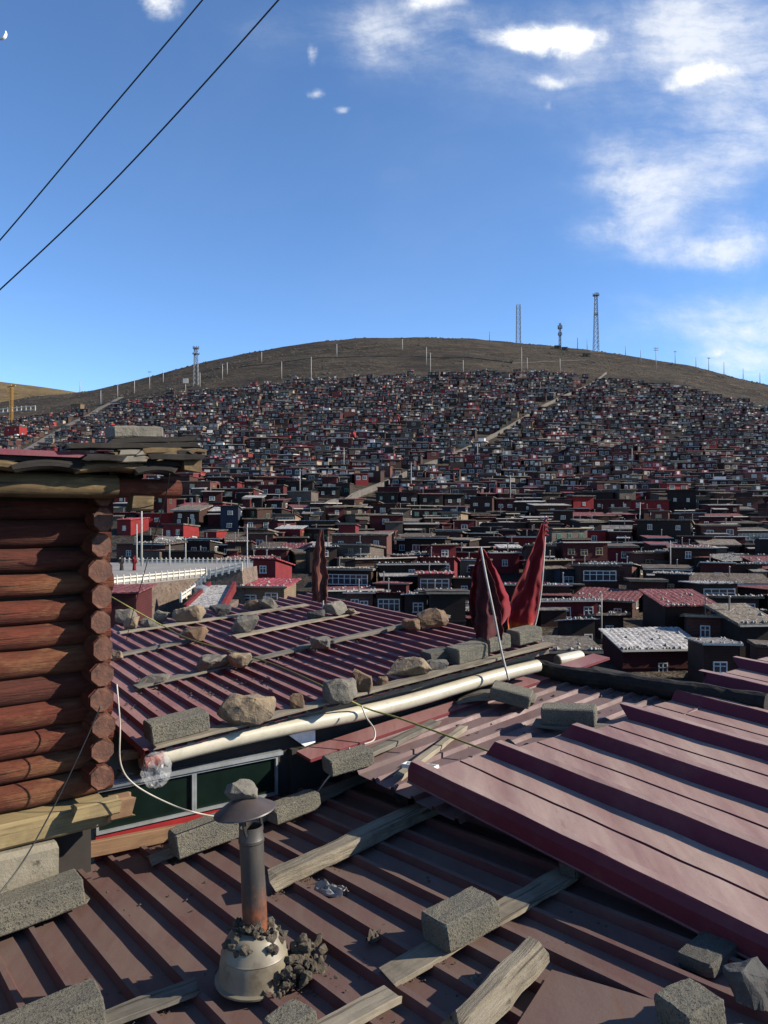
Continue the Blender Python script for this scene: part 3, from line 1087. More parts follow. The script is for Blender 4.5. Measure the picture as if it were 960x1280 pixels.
# ---- on the dusty roof
board(PC, (455, 948), (545, 905), 0.085, 0.03, 'grey board sticking out behind the block at the roof corner', 'board_grey', lift=0.03, ragged=0.03)
block(PC, 436, 960, 0.30, 0.14, 0.10, 'block at the lower corner of the dusty roof with white wire on it', lift=0.03, az=-8)
board(PC, (498, 975), (580, 912), 0.065, 0.03, 'pale narrow batten with pointed end beside the rope', 'board_pale', lift=0.03, taper=0.25, ragged=0.03, wavy=0.008)
board(PC, (575, 876), (668, 878), 0.20, 0.03, 'dark curved tile under the tilted block on the dusty roof', 'board_grey', lift=0.035, bow=0.04, wavy=0.004, name='roof_tile', cat='tile')
block(PC, 640, 876, 0.30, 0.19, 0.10, 'tilted concrete block leaning on a tile by the cream pipe', lift=0.07, az=-55, tilt=14, mat='concrete')
board(PC, (668, 905), (780, 915), 0.14, 0.02, 'thin grey board under the long block in the middle of the dusty roof', 'board_grey', lift=0.03)
block(PC, 712, 903, 0.36, 0.15, 0.115, 'long concrete block square to the view on the dusty roof', lift=0.05, az=-58, mat='concrete')
p = PC.hit(525, 962, 0.10)
mb = MB()
for (x0, x1, y0, y1) in ((-0.13, 0.13, -0.025, -0.018), (-0.13, 0.13, 0.018, 0.025), (-0.13, -0.12, -0.018, 0.018), (0.12, 0.13, -0.018, 0.018), (-0.12, 0.12, -0.018, 0.018)):
    mb.box(x0, x1, y0, y1, -0.012, 0.012 if x1 - x0 < 0.1 or y1 - y0 < 0.02 else -0.006)
tag(mb.build('metal_bracket', M['white_metal'], PC.frame(p + Vector((0, 0, 0.02)), -82, -8)), 'small white metal tray piece at the corner of the shiny sheet', 'bracket')
# dark log along the far edge
lp = [PC.hit(x_, y_ - 1, 0.07) for x_, y_ in ((672, 837), (720, 846), (775, 853), (830, 862), (885, 869), (960, 881))]
mb = MB()
dense = []
for a, b in zip(lp, lp[1:]):
    for k in range(6):
        dense.append(a.lerp(b, k / 6))
dense.append(lp[-1])
mb.tube(dense, [0.072 + 0.012 * mnoise.noise(Vector((i * 0.4, 0, 0))) for i in range(len(dense))], 14, jit=0.16)
tag(mb.build('log', M['bark'], origin=lp[0]), 'long dark rough log along the far edge of the dusty roof', 'log')
# short pipe
a, b = at(697, 826, 6.9), at(726, 820, 7.05)
mb = MB()
d = (b - a).normalized()
mb.tube([a, a + d * 0.02, b - d * 0.02, b], [0.052, 0.054, 0.054, 0.05], 20)
sp = mb.build('pipe_piece', M['pvc'], origin=a)
smooth_by_angle(sp)
tag(sp, 'short cream plastic pipe with tan mouth behind the dark log', 'pipe')
mb = MB()
mb.tube([a - d * 0.006, a + d * 0.001], 0.049, 20)
mb.build('pipe_mouth', M['pvc_cut'], parent=sp, origin=a)

# ---- boards and stones on the stone-weighted roof
board(PB, (150, 792), (384, 757), 0.10, 0.018, 'pale strip board along the far edge of the stone-covered roof', 'board_pale', lift=0.028)
board(PB, (292, 797), (446, 766), 0.12, 0.016, 'pale lifted strip board below the brown flag', 'board_pale', lift=0.028)
board(PB, (120, 826), (246, 800), 0.10, 0.018, 'grey strip board with one brown stone on its end', 'board_grey', lift=0.028)
board(PB, (170, 860), (372, 813), 0.10, 0.018, 'grey strip board in the middle of the stone-covered roof', 'board_grey', lift=0.028)
board(PB, (372, 813), (560, 772), 0.085, 0.03, 'mossy dark strip board leading to the big tan stones', 'board_grey', lift=0.028)
board(PB, (190, 935), (688, 806), 0.10, 0.018, 'long pale board along the eave under blocks and stones', 'board', lift=0.028)
rock(PB, 158, 779, 26, 19, 'grey stone with a sawn face next to the log wall', 'rock_grey')
rock(PB, 166, 787, 20, 18, 'small tan block of stone in front of the grey one by the log wall', 'rock_tan')
rock(PB, 187, 784, 25, 14, 'flat grey-brown stone second from the log wall', 'rock_grey')
rock(PB, 204, 779, 22, 18, 'stone slab leaning under the yellow rope', 'rock_grey')
rock(PB, 238, 776, 46, 20, 'large tan stone by the far edge beside the rope', 'rock_tan')
rock(PB, 275, 768, 28, 14, 'dark torn tin scrap on the far strip board', 'rock_dark', name='tin_scrap', cat='scrap')
rock(PB, 318, 762, 24, 12, 'low brown stone on the far strip board', 'rock_brown')
rock(PB, 337, 761, 26, 15, 'grey stone ending the row on the far strip board', 'rock_grey')
rock(PB, 308, 790, 36, 22, 'round grey stone on the end of the lifted strip board', 'rock_grey')
rock(PB, 396, 773, 27, 12, 'flat black stone below the brown flag', 'rock_dark')
rock(PB, 419, 770, 31, 19, 'rough grey stone below the brown flag beside the black one', 'rock_grey')
rock(PB, 438, 768, 18, 8, 'pale flat stone at the very end of the lifted strip board', 'rock_tan')
rock(PB, 243, 802, 34, 19, 'rusty brown stone alone near the middle of the far strip', 'rock_brown')
rock(PB, 148, 826, 14, 15, 'yellow brick end touching the log wall', 'rock_tan', name='brick', cat='brick')
rock(PB, 194, 853, 38, 9, 'thin flat slab lying at the lower end of the grey strip', 'rock_grey')
rock(PB, 266, 839, 44, 20, 'long grey stone beside the tan cube stone', 'rock_grey')
rock(PB, 300, 836, 32, 21, 'tan cube-like stone touching a long grey stone under the rope', 'rock_tan')
rock(PB, 400, 812, 30, 16, 'angular grey stone halfway up the mossy strip', 'rock_grey')
rock(PB, 513, 789, 24, 18, 'squarish brown stone at the upper end of the mossy strip', 'rock_brown')
rock(PB, 540, 784, 40, 24, 'big tan wedge-shaped stone near the red flags', 'rock_brown', az=20)
block(PB, 222, 918, 0.36, 0.16, 0.115, 'concrete block at the cabin end of the eave row', lift=0.046)
rock(PB, 308, 905, 80, 36, 'large pale broken concrete slab on the eave beside the end block', 'rock_tan', depth=0.55)
rock(PB, 373, 888, 18, 22, 'small brown stone standing upright in the eave row', 'rock_brown')
rock(PB, 424, 877, 46, 30, 'bulky grey stone at the rope in the eave row', 'rock_grey')
rock(PB, 455, 866, 26, 30, 'upright brown stone leaning on the bulky grey one', 'rock_brown')
rock(PB, 477, 858, 18, 13, 'little brown stone between the upright stone and the long slab', 'rock_brown')
rock(PB, 507, 847, 60, 24, 'long tan slab of stone in the eave row', 'rock_tan', depth=0.6)
rock(PB, 546, 838, 30, 13, 'flat grey stone just past the long tan slab', 'rock_grey')
block(PB, 546, 828, 0.22, 0.14, 0.10, 'dark concrete block behind the flat stone in the eave row', lift=0.04, mat='concrete_dark')
block(PB, 584, 824, 0.30, 0.17, 0.115, 'light concrete block in the eave row, left of the red flags', lift=0.046)
block(PB, 618, 811, 0.24, 0.16, 0.115, 'concrete block at the foot of the hanging red flag', lift=0.046, mat='concrete')
block(PB, 656, 802, 0.27, 0.16, 0.115, 'concrete block at the outer corner of the eave row', lift=0.046)

# small debris, uncountable
mb = MB()
r = random.Random(5)
for (plane, lift, n, rng_px) in ((PA, 0.002, 150, (0, 900, 1040, 1280)), (PB, 0.002, 150, (150, 620, 770, 915)), (PC, 0.002, 40, (560, 780, 870, 960))):
    for _ in range(n):
        x, y = r.uniform(rng_px[0], rng_px[1]), r.uniform(rng_px[2], rng_px[3])
        p = plane.hit(x, y, lift)
        if plane is PB and not (B0 + 0.03 < PB.uv(p)[0] < B1 - 0.03 and BV0 + 0.03 < PB.uv(p)[1] < BV1):
            continue
        k = p.y / F
        s = r.uniform(1.0, 3.6) * k
        Rm = Matrix.Translation(p + plane.n * s * 0.25) @ Matrix.Rotation(r.uniform(0, 6), 4, 'Z')
        q = [Vector((r.uniform(0.6, 1.2) * s * math.cos(a), r.uniform(0.5, 1) * s * 0.7 * math.sin(a), r.uniform(-0.2, 0.2) * s)) for a in (0, 1.3, 2.4, 3.6, 5)]
        top = Vector((0, 0, s * r.uniform(0.25, 0.6)))
        mb.add([Rm @ v for v in q] + [Rm @ top], [(i, (i + 1) % 5, 5) for i in range(5)])
# moss and mortar crumbs along strip boards
for (plane, a, b, n, sp) in ((PB, (200, 930), (680, 812), 260, 6), (PB, (372, 815), (556, 776), 150, 4), (PB, (175, 862), (370, 818), 60, 5), (PB, (225, 870), (330, 845), 90, 9), (PB, (150, 900), (190, 860), 50, 8),
                             (PA, (330, 1186), (392, 1240), 200, 20), (PA, (485, 1235), (560, 1200), 60, 7), (PA, (600, 1160), (720, 1095), 30, 8),
                             (PA, (190, 1060), (230, 1068), 40, 8), (PA, (345, 1118), (420, 1082), 50, 7), (PC, (740, 858), (820, 872), 60, 5), (PA, (150, 1285), (245, 1243), 40, 7)):
    for _ in range(n):
        t = r.random()
        x, y = a[0] + (b[0] - a[0]) * t + r.gauss(0, sp), a[1] + (b[1] - a[1]) * t + r.gauss(0, sp * 0.5) + 3
        p = plane.hit(x, y, 0.004)
        if plane is PB and not (B0 + 0.03 < PB.uv(p)[0] < B1 - 0.03 and BV0 + 0.03 < PB.uv(p)[1] < BV1):
            continue
        if plane is PC and PC.uv(p)[0] > c_end(PC.uv(p)[1]) - 0.05:
            continue
        s = r.uniform(0.8, 2.6) * p.y / F
        Rm = Matrix.Translation(p + plane.n * s * 0.3) @ Matrix.Rotation(r.uniform(0, 6), 4, 'Z')
        q = [Vector((s * math.cos(k) * r.uniform(0.6, 1.2), s * math.sin(k) * r.uniform(0.6, 1.2), 0)) for k in (0, 1.5, 3.1, 4.6)]
        mb.add([Rm @ v for v in q] + [Rm @ Vector((0, 0, s * r.uniform(0.4, 0.9)))], [(i, (i + 1) % 4, 4) for i in range(4)])
tag(mb.build('debris', M['litter']), 'dark crumbs, twigs and mortar bits scattered over the roofs', 'debris', kind='stuff')

# plastic scrap
def crumple(name, p, plane, L, Wd, h, mat, label, cat, az=0, seed=1):
    n = 14
    vs, fs = [], []
    for j in range(n + 1):
        for i in range(n + 1):
            x, y = (i / n - 0.5) * L, (j / n - 0.5) * Wd * (0.6 + 0.4 * math.sin(i / n * 3))
            z = h * (0.5 + 0.9 * mnoise.noise(Vector((i * 0.35, j * 0.35, seed)))) * (1 - abs(2 * j / n - 1) ** 2)
            vs.append((x + 0.2 * h * mnoise.noise(Vector((i, j, seed))), y, max(0.0, z)))
    m0 = len(vs)
    for j in range(n):
        for i in range(n):
            a = j * (n + 1) + i
            fs.append((a, a + 1, a + n + 2, a + n + 1))
    mb = MB()
    mb.add(vs, fs)
    o = mb.build(name, M[mat], plane.frame(p, az))
    md = o.modifiers.new('thick', 'SOLIDIFY')
    md.thickness = 0.002
    return tag(o, label, cat)


crumple('plastic_scrap', PA.hit(414, 1114, 0.02), PA, 0.17, 0.09, 0.05, 'cloth_plastic', 'crumpled pale plastic scrap beside the thick timber', 'litter', -70, 3)
crumple('dead_leaf', PA.hit(468, 1173, 0.02), PA, 0.08, 0.05, 0.04, 'litter', 'curled dark scrap on the foreground roof between timber and lone block', 'litter', 10, 7)
crumple('plastic_sleeve', PC.hit(660, 938, 0.02), PC, 0.34, 0.08, 0.05, 'dark_plastic', 'dark plastic sleeve at the end of the yellow rope', 'litter', -75, 5)
crumple('wood_chip', PA.hit(590, 1228, 0.02), PA, 0.09, 0.03, 0.02, 'board', 'small yellow chip of wood next to the split grey log', 'litter', 20, 9)


# ------------------------------------------------------------------ stovepipe chimney
bp = PA.hit(318, 1222, 0.028)
ch = empty('stovepipe_chimney', bp, 'rusty black stovepipe with conical cap rising from an upturned cream basin', 'chimney')
T = Matrix.Translation(bp)
KB = 0.93
prof = [(0.165, 0.0), (0.166, 0.008), (0.152, 0.014), (0.148, 0.03), (0.146, 0.07), (0.139, 0.105), (0.141, 0.109), (0.137, 0.114), (0.124, 0.150), (0.105, 0.178), (0.085, 0.192), (0.062, 0.197)]
mb = MB()
mb.lathe([(r_ * KB, z_) for r_, z_ in prof], T, 40, jit=0.012)
bs = mb.build('basin', M['enamel'], parent=ch, origin=bp)
smooth_by_angle(bs, 30)
lean = Matrix.Rotation(R(-3.0), 4, 'Y') @ Matrix.Rotation(R(-2), 4, 'X')
TL = T @ Matrix.Translation((0.005, 0, 0.17)) @ lean
mb = MB()
rp = 0.047
mb.lathe([(rp, 0.0), (rp + 0.002, 0.12), (rp, 0.24), (rp + 0.001, 0.36), (rp + 0.004, 0.365), (rp + 0.004, 0.375), (rp + 0.001, 0.38), (rp, 0.425), (rp - 0.003, 0.425), (rp - 0.004, 0.10)], TL, 32)
pp = mb.build('pipe', M['flue'], parent=ch, origin=bp)
smooth_by_angle(pp, 30)
capT = TL @ Matrix.Translation((-0.02, 0.0, 0.485)) @ Matrix.Rotation(R(-5), 4, 'Y')
mb = MB()
mb.lathe([(0.002, 0.066), (0.04, 0.052), (0.122, 0.003), (0.124, -0.002), (0.120, -0.004), (0.04, 0.044), (0.002, 0.058)], capT, 40)
cp = mb.build('cap', M['cap_steel'], parent=ch, origin=bp)
smooth_by_angle(cp, 25)
for an in (0.5, 2.6, 4.5):
    mb = MB()
    a = TL @ Vector((rp * math.cos(an), rp * math.sin(an), 0.40))
    b = TL @ Vector((0.055 * math.cos(an) - 0.02, 0.055 * math.sin(an), 0.515))
    mb.tube([a, b], 0.007, 6)
    mb.build('cap_stay', M['steel_black'], parent=cp, origin=bp)
# mud collar
mb = MB()
vs, fs = [], []
r = random.Random(3)
for k in range(70):
    an = r.uniform(0, 6.28)
    rad = r.uniform(0.045, 0.118)
    me_c = T @ Vector((rad * math.cos(an), rad * math.sin(an), 0.205 - max(0, rad - 0.05) * 0.85 + r.uniform(-0.004, 0.03) * (1.4 - rad * 8)))
    s = r.uniform(0.012, 0.030)
    bmq = rock_mesh(s * 1.6, s * 1.4, s * 1.5, 400 + k, 10)
    mb.add([v.co + me_c - Vector((0, 0, s * 0.6)) for v in bmq.vertices], [tuple(f.vertices) for f in bmq.polygons])
    bpy.data.meshes.remove(bmq)
mb.build('mud_collar', M['mud'], parent=ch, origin=bp)['kind'] = 'stuff'
# stone lump on the cap
top = capT @ Vector((0.0, 0.0, 0.052))
me_ = rock_mesh(0.135, 0.12, 0.085, 77, 30)
me_.materials.append(M['rock_grey'])
o = bpy.data.objects.new('stone', me_)
link(o, Matrix.Translation(top - Vector((0.005, 0, 0.018))))
tag(o, 'round lump of concrete sitting on the stovepipe cap', 'stone')
# mud heap by the basin
mb = MB()
r = random.Random(9)
for k in range(150):
    t = r.random()
    x, y = 340 + 52 * t + r.gauss(0, 9), 1236 - 30 * t + r.gauss(0, 9)
    c_ = PA.hit(x, y, 0.02)
    s = r.uniform(0.012, 0.045)
    hh = max(0, 0.085 - 0.05 * abs(t - 0.45) * 2) * r.random()
    if k in (3, 9, 17, 22):
        c_, hh, s = PA.hit(372 + k * 0.4, 1212, 0.02), 0.05 + 0.008 * (k % 9), 0.055
    bmq = rock_mesh(s * r.uniform(1, 1.7), s * 1.1, s * r.uniform(0.8, 1.5), 500 + k, 10)
    mb.add([v.co + c_ + Vector((0, 0, hh - s * 0.3)) for v in bmq.vertices], [tuple(f.vertices) for f in bmq.polygons])
    bpy.data.meshes.remove(bmq)
o = mb.build('mud_heap', M['mud'], origin=PA.hit(366, 1222, 0.02))
tag(o, 'heap of dried broken mud against the upturned cream basin', 'mud heap', kind='stuff')

# ------------------------------------------------------------------ log cabin at the left
zc = 4.2
cc = at(112, 1000, zc)
cu0, cv0 = cc.dot(U), Vector((cc.x, cc.y, 0)).dot(V)      # corner of the cabin in u,v


def cab(u, v, z):
    q = U * u + V * v
    q.z = z
    return q


cabin = empty('log_cabin', cab(cu0 - 0.6, cv0 + 0.6, -2.2), 'small cabin of red-stained round logs with a dark bark-edged roof', 'cabin')
zs0 = -1.565           # top of the sill
pitch_l = 0.1385
NL = 12
for k in range(NL):
    z = zs0 + 0.065 + pitch_l * k
    r_ = 0.071 + 0.009 * rng.uniform(-1, 1)
    a, b = cab(cu0 - 3.2, cv0 + 0.085, z + rng.uniform(-.006, .006)), cab(cu0 + 0.135 + rng.uniform(-.02, .008), cv0 + 0.085, z + rng.uniform(-.006, .006))
    pts = [a.lerp(b, i / 24) + Vector((0, 0, 0.004 * mnoise.noise(Vector((i * 0.5, k * 3, 0))))) for i in range(25)]
    mb = MB()
    Fm = line_frame(a, b, Vector((0, 0, 1)))
    inv = Fm.inverted()
    mb.tube([inv @ p for p in pts], [r_ * (1 + 0.10 * mnoise.noise(Vector((i * 0.55, k * 5, 1))) + 0.05 * mnoise.noise(Vector((i * 1.9, k * 3, 7)))) * (0.86 if i == 24 else 1) for i in range(25)], 20, jit=0.10)
    lo = mb.build('log', M[('log_peeled', 'log_peeled', 'log_red', 'log_red', 'log_dark', 'log_peeled', 'log_red', 'log_red', 'log_peeled', 'log_dark', 'log_dark', 'log_dark')[k]], Fm, cabin)
    smooth_by_angle(lo)
    # side-wall log whose end shows at the corner
    z2 = z + pitch_l / 2 + 0.004
    r2 = 0.060 + 0.007 * rng.uniform(-1, 1)
    out = 0.185 + rng.uniform(-0.02, 0.02)
    uo = cu0 + 0.035 + rng.uniform(-0.008, 0.008)
    a, b = cab(uo, cv0 + 0.08 - out, z2), cab(uo, cv0 + 2.4, z2)
    Fm = line_frame(a, b, Vector((0, 0, 1)))
    Ls = (b - a).length
    w_c, h_c = 0.116 + rng.uniform(-.012, .012), 0.133 + rng.uniform(-.006, .003)
    mb = board_mesh(Ls, w_c, h_c, 140 + k, wavy=0.010, ragged=0.004, round_=0.30)
    lo = mb.build('corner_log', M[rng.choice(['log_red', 'log_dark', 'log_peeled'])], Fm, cabin)
    smooth_by_angle(lo, 30)
    mb = board_mesh(0.016, w_c * 0.93, h_c * 0.93, 140 + k, wavy=0.004, ragged=0.003, round_=0.33)
    mb.v = [(x - Ls / 2 - 0.001, y, z) for x, y, z in mb.v]
    mb.build('cut_end', M['log_end'], Fm, lo)
# backing so that no light leaks between logs
mb = MB()
mb.box(-1.7, 1.60, 0.10, 0.14, -0.95, 0.80)
Fm = Matrix((U, V, Vector((0, 0, 1)))).transposed().to_4x4()
Fm.translation = cab(cu0 - 1.62, cv0, zs0 + 0.85)
mb.box(1.60, 1.67, 0.10, 2.35, -0.95, 0.80)
mb.build('log_backing', M['bark'], Fm, cabin)


def cab_board(name, u0, v0, z0, u1, v1, z1, Wd, Th, mat, seed, parent=None, **kw):
    a, b = cab(u0, v0, z0), cab(u1, v1, z1)
    Fm = line_frame(a, b, Vector((0, 0, 1)))
    return board_mesh((b - a).length, Wd, Th, seed, **kw).build(name, M[mat], Fm, parent or cabin)


sl = cab_board('sill_beam', cu0 - 3.2, cv0 + 0.02, zs0 - 0.075, cu0 + 0.07, cv0 + 0.02, zs0 - 0.075, 0.22, 0.13, 'sill', 31, wavy=0.004)
cab_board('sill_end', cu0 + 0.076, cv0 - 0.085, zs0 - 0.048, cu0 + 0.20, cv0 - 0.085, zs0 - 0.048, 0.10, 0.115, 'board_brown', 32, wavy=0.004, parent=sl)
cab_board('sill_block', cu0 - 0.13, cv0 - 0.15, zs0 - 0.01, cu0 + 0.1, cv0 - 0.15, zs0 - 0.01, 0.07, 0.08, 'sill', 33, wavy=0.006, parent=sl)
cab_board('foundation', cu0 - 3.2, cv0 - 0.02, zs0 - 0.28, cu0 - 0.20, cv0 - 0.02, zs0 - 0.28, 0.2, 0.255, 'found', 34, wavy=0.006)
cab_board('base_wall', cu0 - 3.2, cv0 + 0.3, -2.6, cu0 + 0.05, cv0 + 0.3, -2.6, 0.3, 1.8, 'dark_wall', 35, wavy=0.0, ragged=0)
# eaves
zb_ = zs0 + pitch_l * NL + 0.12
eu = cu0 + 0.44
ev = cv0 - 0.20


def clog(name, u0, v0, z0, u1, v1, z1, r_, mat, jit=0.05, parent=None, n=16):
    a, b = cab(u0, v0, z0), cab(u1, v1, z1)
    Fm = line_frame(a, b, Vector((0, 0, 1)))
    L_ = (b - a).length
    mb = MB()
    mb.tube([(-L_ / 2 + L_ * i / n, 0, 0) for i in range(n + 1)], [r_ * (1 + 0.06 * mnoise.noise(Vector((i * 0.5, r_ * 99, u0)))) for i in range(n + 1)], 16, jit=jit)
    o = mb.build(name, M[mat], Fm, parent or cabin)
    smooth_by_angle(o)
    return o


clog('eave_log', cu0 - 3.2, ev, 0.145, cu0 + 0.08, ev, 0.135, 0.064, 'beam', 0.08)
clog('purlin', cu0 + 0.02, ev + 0.03, 0.128, eu, ev + 0.03, 0.128, 0.052, 'log_red', 0.05)
cab_board('rafter_block', cu0 + 0.13, ev - 0.07, 0.045, cu0 + 0.25, ev - 0.07, 0.045, 0.10, 0.08, 'beam', 41, wavy=0.004)
cab_board('top_plate', cu0 - 3.2, cv0 + 0.08, 0.155, cu0 + 0.1, cv0 + 0.08, 0.155, 0.16, 0.20, 'bark', 42, wavy=0.004)
cab_board('rafter', cu0 + 0.44, cv0 - 0.37, 0.262, cu0 + 0.44, cv0 + 2.4, 0.37, 0.10, 0.09, 'beam', 43, wavy=0.004)
cab_board('rafter', cu0 + 0.20, cv0 - 0.15, 0.215, cu0 + 0.20, cv0 + 2.4, 0.33, 0.08, 0.07, 'bark', 44, wavy=0.004)
# bark slabs hanging at the edge
u_ = cu0 - 1.3
k = 0
while u_ < cu0 + 0.30:
    L_ = rng.uniform(0.20, 0.34)
    cab_board('bark_slab', u_, cv0 - 0.30 + rng.uniform(-.01, .01), 0.215 + rng.uniform(-.008, .012), min(u_ + L_, cu0 + 0.36), cv0 - 0.30, 0.215 + rng.uniform(-.006, .012), 0.12, 0.045, 'beam' if k % 2 == 0 else 'bark', 60 + k, wavy=0.012, bow=0.016, ragged=0.03, round_=0.3)
    u_ += L_ * 0.92
    k += 1
# deck and red sheet
deck = PlaneDeck = None
mb = MB()
vs = []
nU = 40
for i in range(nU + 1):
    u__ = cu0 - 3.3 + 3.80 * i / nU
    w = 0.018 * mnoise.noise(Vector((u__ * 4, 0, 0))) + 0.010 * mnoise.noise(Vector((u__ * 15, 0, 3)))
    h_ = 0.028 + 0.06 * max(0, (u__ - cu0 + 0.1)) + 0.5 * abs(w)
    z0_ = 0.245 + 0.01 * mnoise.noise(Vector((u__ * 3, 7, 0)))
    for (v__, dz) in ((cv0 - 0.34 + w, 0), (cv0 + 2.5, 0.12), (cv0 + 2.5, 0.12 + h_), (cv0 - 0.34 + w, h_)):
        vs.append(cab(u__, v__, z0_ + dz))
fs = [(0, 1, 2, 3), tuple(nU * 4 + k for k in (3, 2, 1, 0))]
for i in range(nU):
    for k in range(4):
        fs.append((i * 4 + k, (i + 1) * 4 + k, (i + 1) * 4 + (k + 1) % 4, i * 4 + (k + 1) % 4))
mb.add(vs, fs)
mb.build('roof_deck', M['bark'], Matrix(), cabin)
mb = MB()
for (ua, ub_, dz) in ((cu0 - 3.3, cu0 - 0.035, 0.0), (cu0 - 0.03, cu0 + 0.50, 0.008)):
    vs = []
    nn = 10
    for i in range(nn + 1):
        u__ = ua + (ub_ - ua) * i / nn
        zz = 0.292 + dz + 0.006 * mnoise.noise(Vector((u__ * 5, 0, 8))) + (0.05 * max(0, u__ - cu0))
        for (v__, d2) in ((cv0 - 0.365, -0.022), (cv0 - 0.36, 0.0), (cv0 + 2.5, 0.12), (cv0 + 2.5, 0.125), (cv0 - 0.362, 0.006), (cv0 - 0.370, -0.022)):
            vs.append(cab(u__, v__, zz + d2))
    fs = []
    for i in range(nn):
        for k in range(6):
            fs.append((i * 6 + k, i * 6 + (k + 1) % 6, (i + 1) * 6 + (k + 1) % 6, (i + 1) * 6 + k))
    mb.add(vs, fs)
mb.build('roof_sheet', M['tin_new'], Matrix(), cabin)
# rough black boards on top toward the right end
for (ua, ub_, v_, z_, s_) in ((cu0 - 0.22, cu0 + 0.47, cv0 - 0.33, 0.335, 81), (cu0 + 0.0, cu0 + 0.46, cv0 - 0.30, 0.372, 82)):
    cab_board('roof_board', ua, v_, z_ - 0.012, ub_, v_, z_ + 0.03, 0.14, 0.028, 'bark', s_, wavy=0.010, ragged=0.03)
for i in range(13):
    ua = cu0 - 0.10 + i * 0.042 + rng.uniform(-.03, .03)
    ln = rng.uniform(0.14, 0.34)
    ub_ = min(ua + ln, cu0 + 0.47)
    z_ = 0.262 + 0.085 * max(0, (ua - cu0 + 0.15)) + rng.uniform(-0.012, 0.03)
    cab_board('bark_slab', ua, cv0 - 0.345 + rng.uniform(-.02, .015), z_, ub_, cv0 - 0.335 + rng.uniform(-.02, .015), z_ + rng.uniform(-0.014, 0.03), rng.uniform(0.07, 0.13), rng.uniform(0.014, 0.034), rng.choice(['bark', 'bark', 'beam', 'board_grey']), 300 + i, wavy=0.012, ragged=0.035, bow=rng.uniform(-.01, .015))
# stone on the cabin roof
Fm = Matrix((U, V, Vector((0, 0, 1)))).transposed().to_4x4()
Fm.translation = cab(cu0 + 0.17, cv0 - 0.22, 0.425)
me_ = block_mesh(0.27, 0.15, 0.062, 222, 0.01)
me_.materials.append(M['rock_grey'])
o = bpy.data.objects.new('stone', me_)
link(o, Fm @ Matrix.Rotation(R(-3), 4, 'Y'))
tag(o, 'flat grey slab of stone lying on the log cabin roof', 'stone')


# ------------------------------------------------------------------ wires, rope, bag
def spline(pts, n=8):
    out = []
    P = [Vector(p) for p in pts]
    for i in range(len(P) - 1):
        p0, p1, p2, p3 = P[max(i - 1, 0)], P[i], P[i + 1], P[min(i + 2, len(P) - 1)]
        for k in range(n):
            t = k / n
            out.append(0.5 * ((2 * p1) + (p2 - p0) * t + (2 * p0 - 5 * p1 + 4 * p2 - p3) * t * t + (3 * p1 - p0 - 3 * p2 + p3) * t ** 3))
    out.append(P[-1])
    return out


def wire(name, pts, rad, mat, label, cat, n=8, seg=6):
    mb = MB()
    s = spline(pts, n)
    mb.tube(s, rad, seg)
    o = mb.build(name, M[mat], origin=s[0], smooth=True)
    return tag(o, label, cat)


wire('rope', [at(120, 735, 7.4), at(160, 758, 7.2), PB.hit(205, 783, 0.13), PB.hit(240, 800, 0.16), PB.hit(330, 826, 0.06), PB.hit(400, 856, 0.16), at(455, 884, 5.28), at(500, 898, 5.2),
              at(560, 920, 5.0), PC.hit(620, 942, 0.05), PC.hit(650, 948, 0.03)], 0.0065, 'rope', 'yellow-green rope stretched slack across the stone-weighted roof', 'rope')
wire('cable', [at(146, 855, 4.05), at(150, 905, 4.0), at(151, 955, 4.0), at(170, 982, 4.05), at(215, 1006, 4.1), at(250, 1017, 4.1), PA.hit(292, 1024, 0.1)], 0.0042, 'white_wire', 'white cable hanging down the cabin corner to the long board', 'cable')
wire('cable', [at(126, 882, 3.75), at(105, 930, 3.7), at(70, 1003, 3.6), at(30, 1075, 3.45), at(-5, 1122, 3.3)], 0.0035, 'black_wire', 'thin dark wire hanging slack across the red log wall', 'cable')
wire('cable', [at(212, 592, 3.95), at(206, 625, 4.1), at(196, 660, 4.6), at(182, 710, 5.4), at(165, 770, 6.3), PB.hit(158, 800, 0.05)], 0.003, 'black_wire', 'thin dark wire from the cabin eave down to the stones', 'cable')
wire('cable', [at(452, 882, 5.2), at(458, 897, 5.15), at(468, 912, 5.1), at(467, 925, 5.05), at(455, 930, 5.0)], 0.006, 'white_wire', 'short white cable dangling from the cream pipe', 'cable')
wire('cable', [PC.hit(437, 935, 0.14), at(425, 955, 4.95), at(408, 975, 4.9), PA.hit(396, 992, 0.06)], 0.005, 'white_wire', 'white cable drooping off the dusty roof corner block', 'cable')
# power lines overhead
wire('power_line', [at(-260, 570, 26), at(-60, 362, 24), at(0, 300, 23.4), at(125, 152, 22.2), at(253, 0, 21), at(420, -205, 19.5)], 0.021, 'black_wire', 'upper black power line crossing the corner of the sky', 'power line', 10)
wire('power_line', [at(-260, 580, 25), at(-60, 412, 23), at(0, 362, 22.4), at(150, 218, 21.2), at(348, 0, 19.6), at(560, -250, 18)], 0.021, 'black_wire', 'lower black power line crossing the corner of the sky', 'power line', 10)
# clear bag tied over the pipe end
bm = bmesh.new()
bmesh.ops.create_icosphere(bm, subdivisions=4, radius=1)
for v in bm.verts:
    n_ = mnoise.noise_vector(v.co * 2.4) * 0.22 + mnoise.noise_vector(v.co * 6) * 0.10
    v.co = Vector((v.co.x * 0.085, v.co.y * 0.075, v.co.z * 0.105)) + n_ * 0.085
me_ = bpy.data.meshes.new('bag')
bm.to_mesh(me_)
bm.free()
me_.materials.append(M['bag'])
o = bpy.data.objects.new('plastic_bag', me_)
link(o, Matrix.Translation(at(196, 962, 4.5)))
tag(o, 'clear crumpled plastic bag tied over the end of the cream pipe', 'bag')
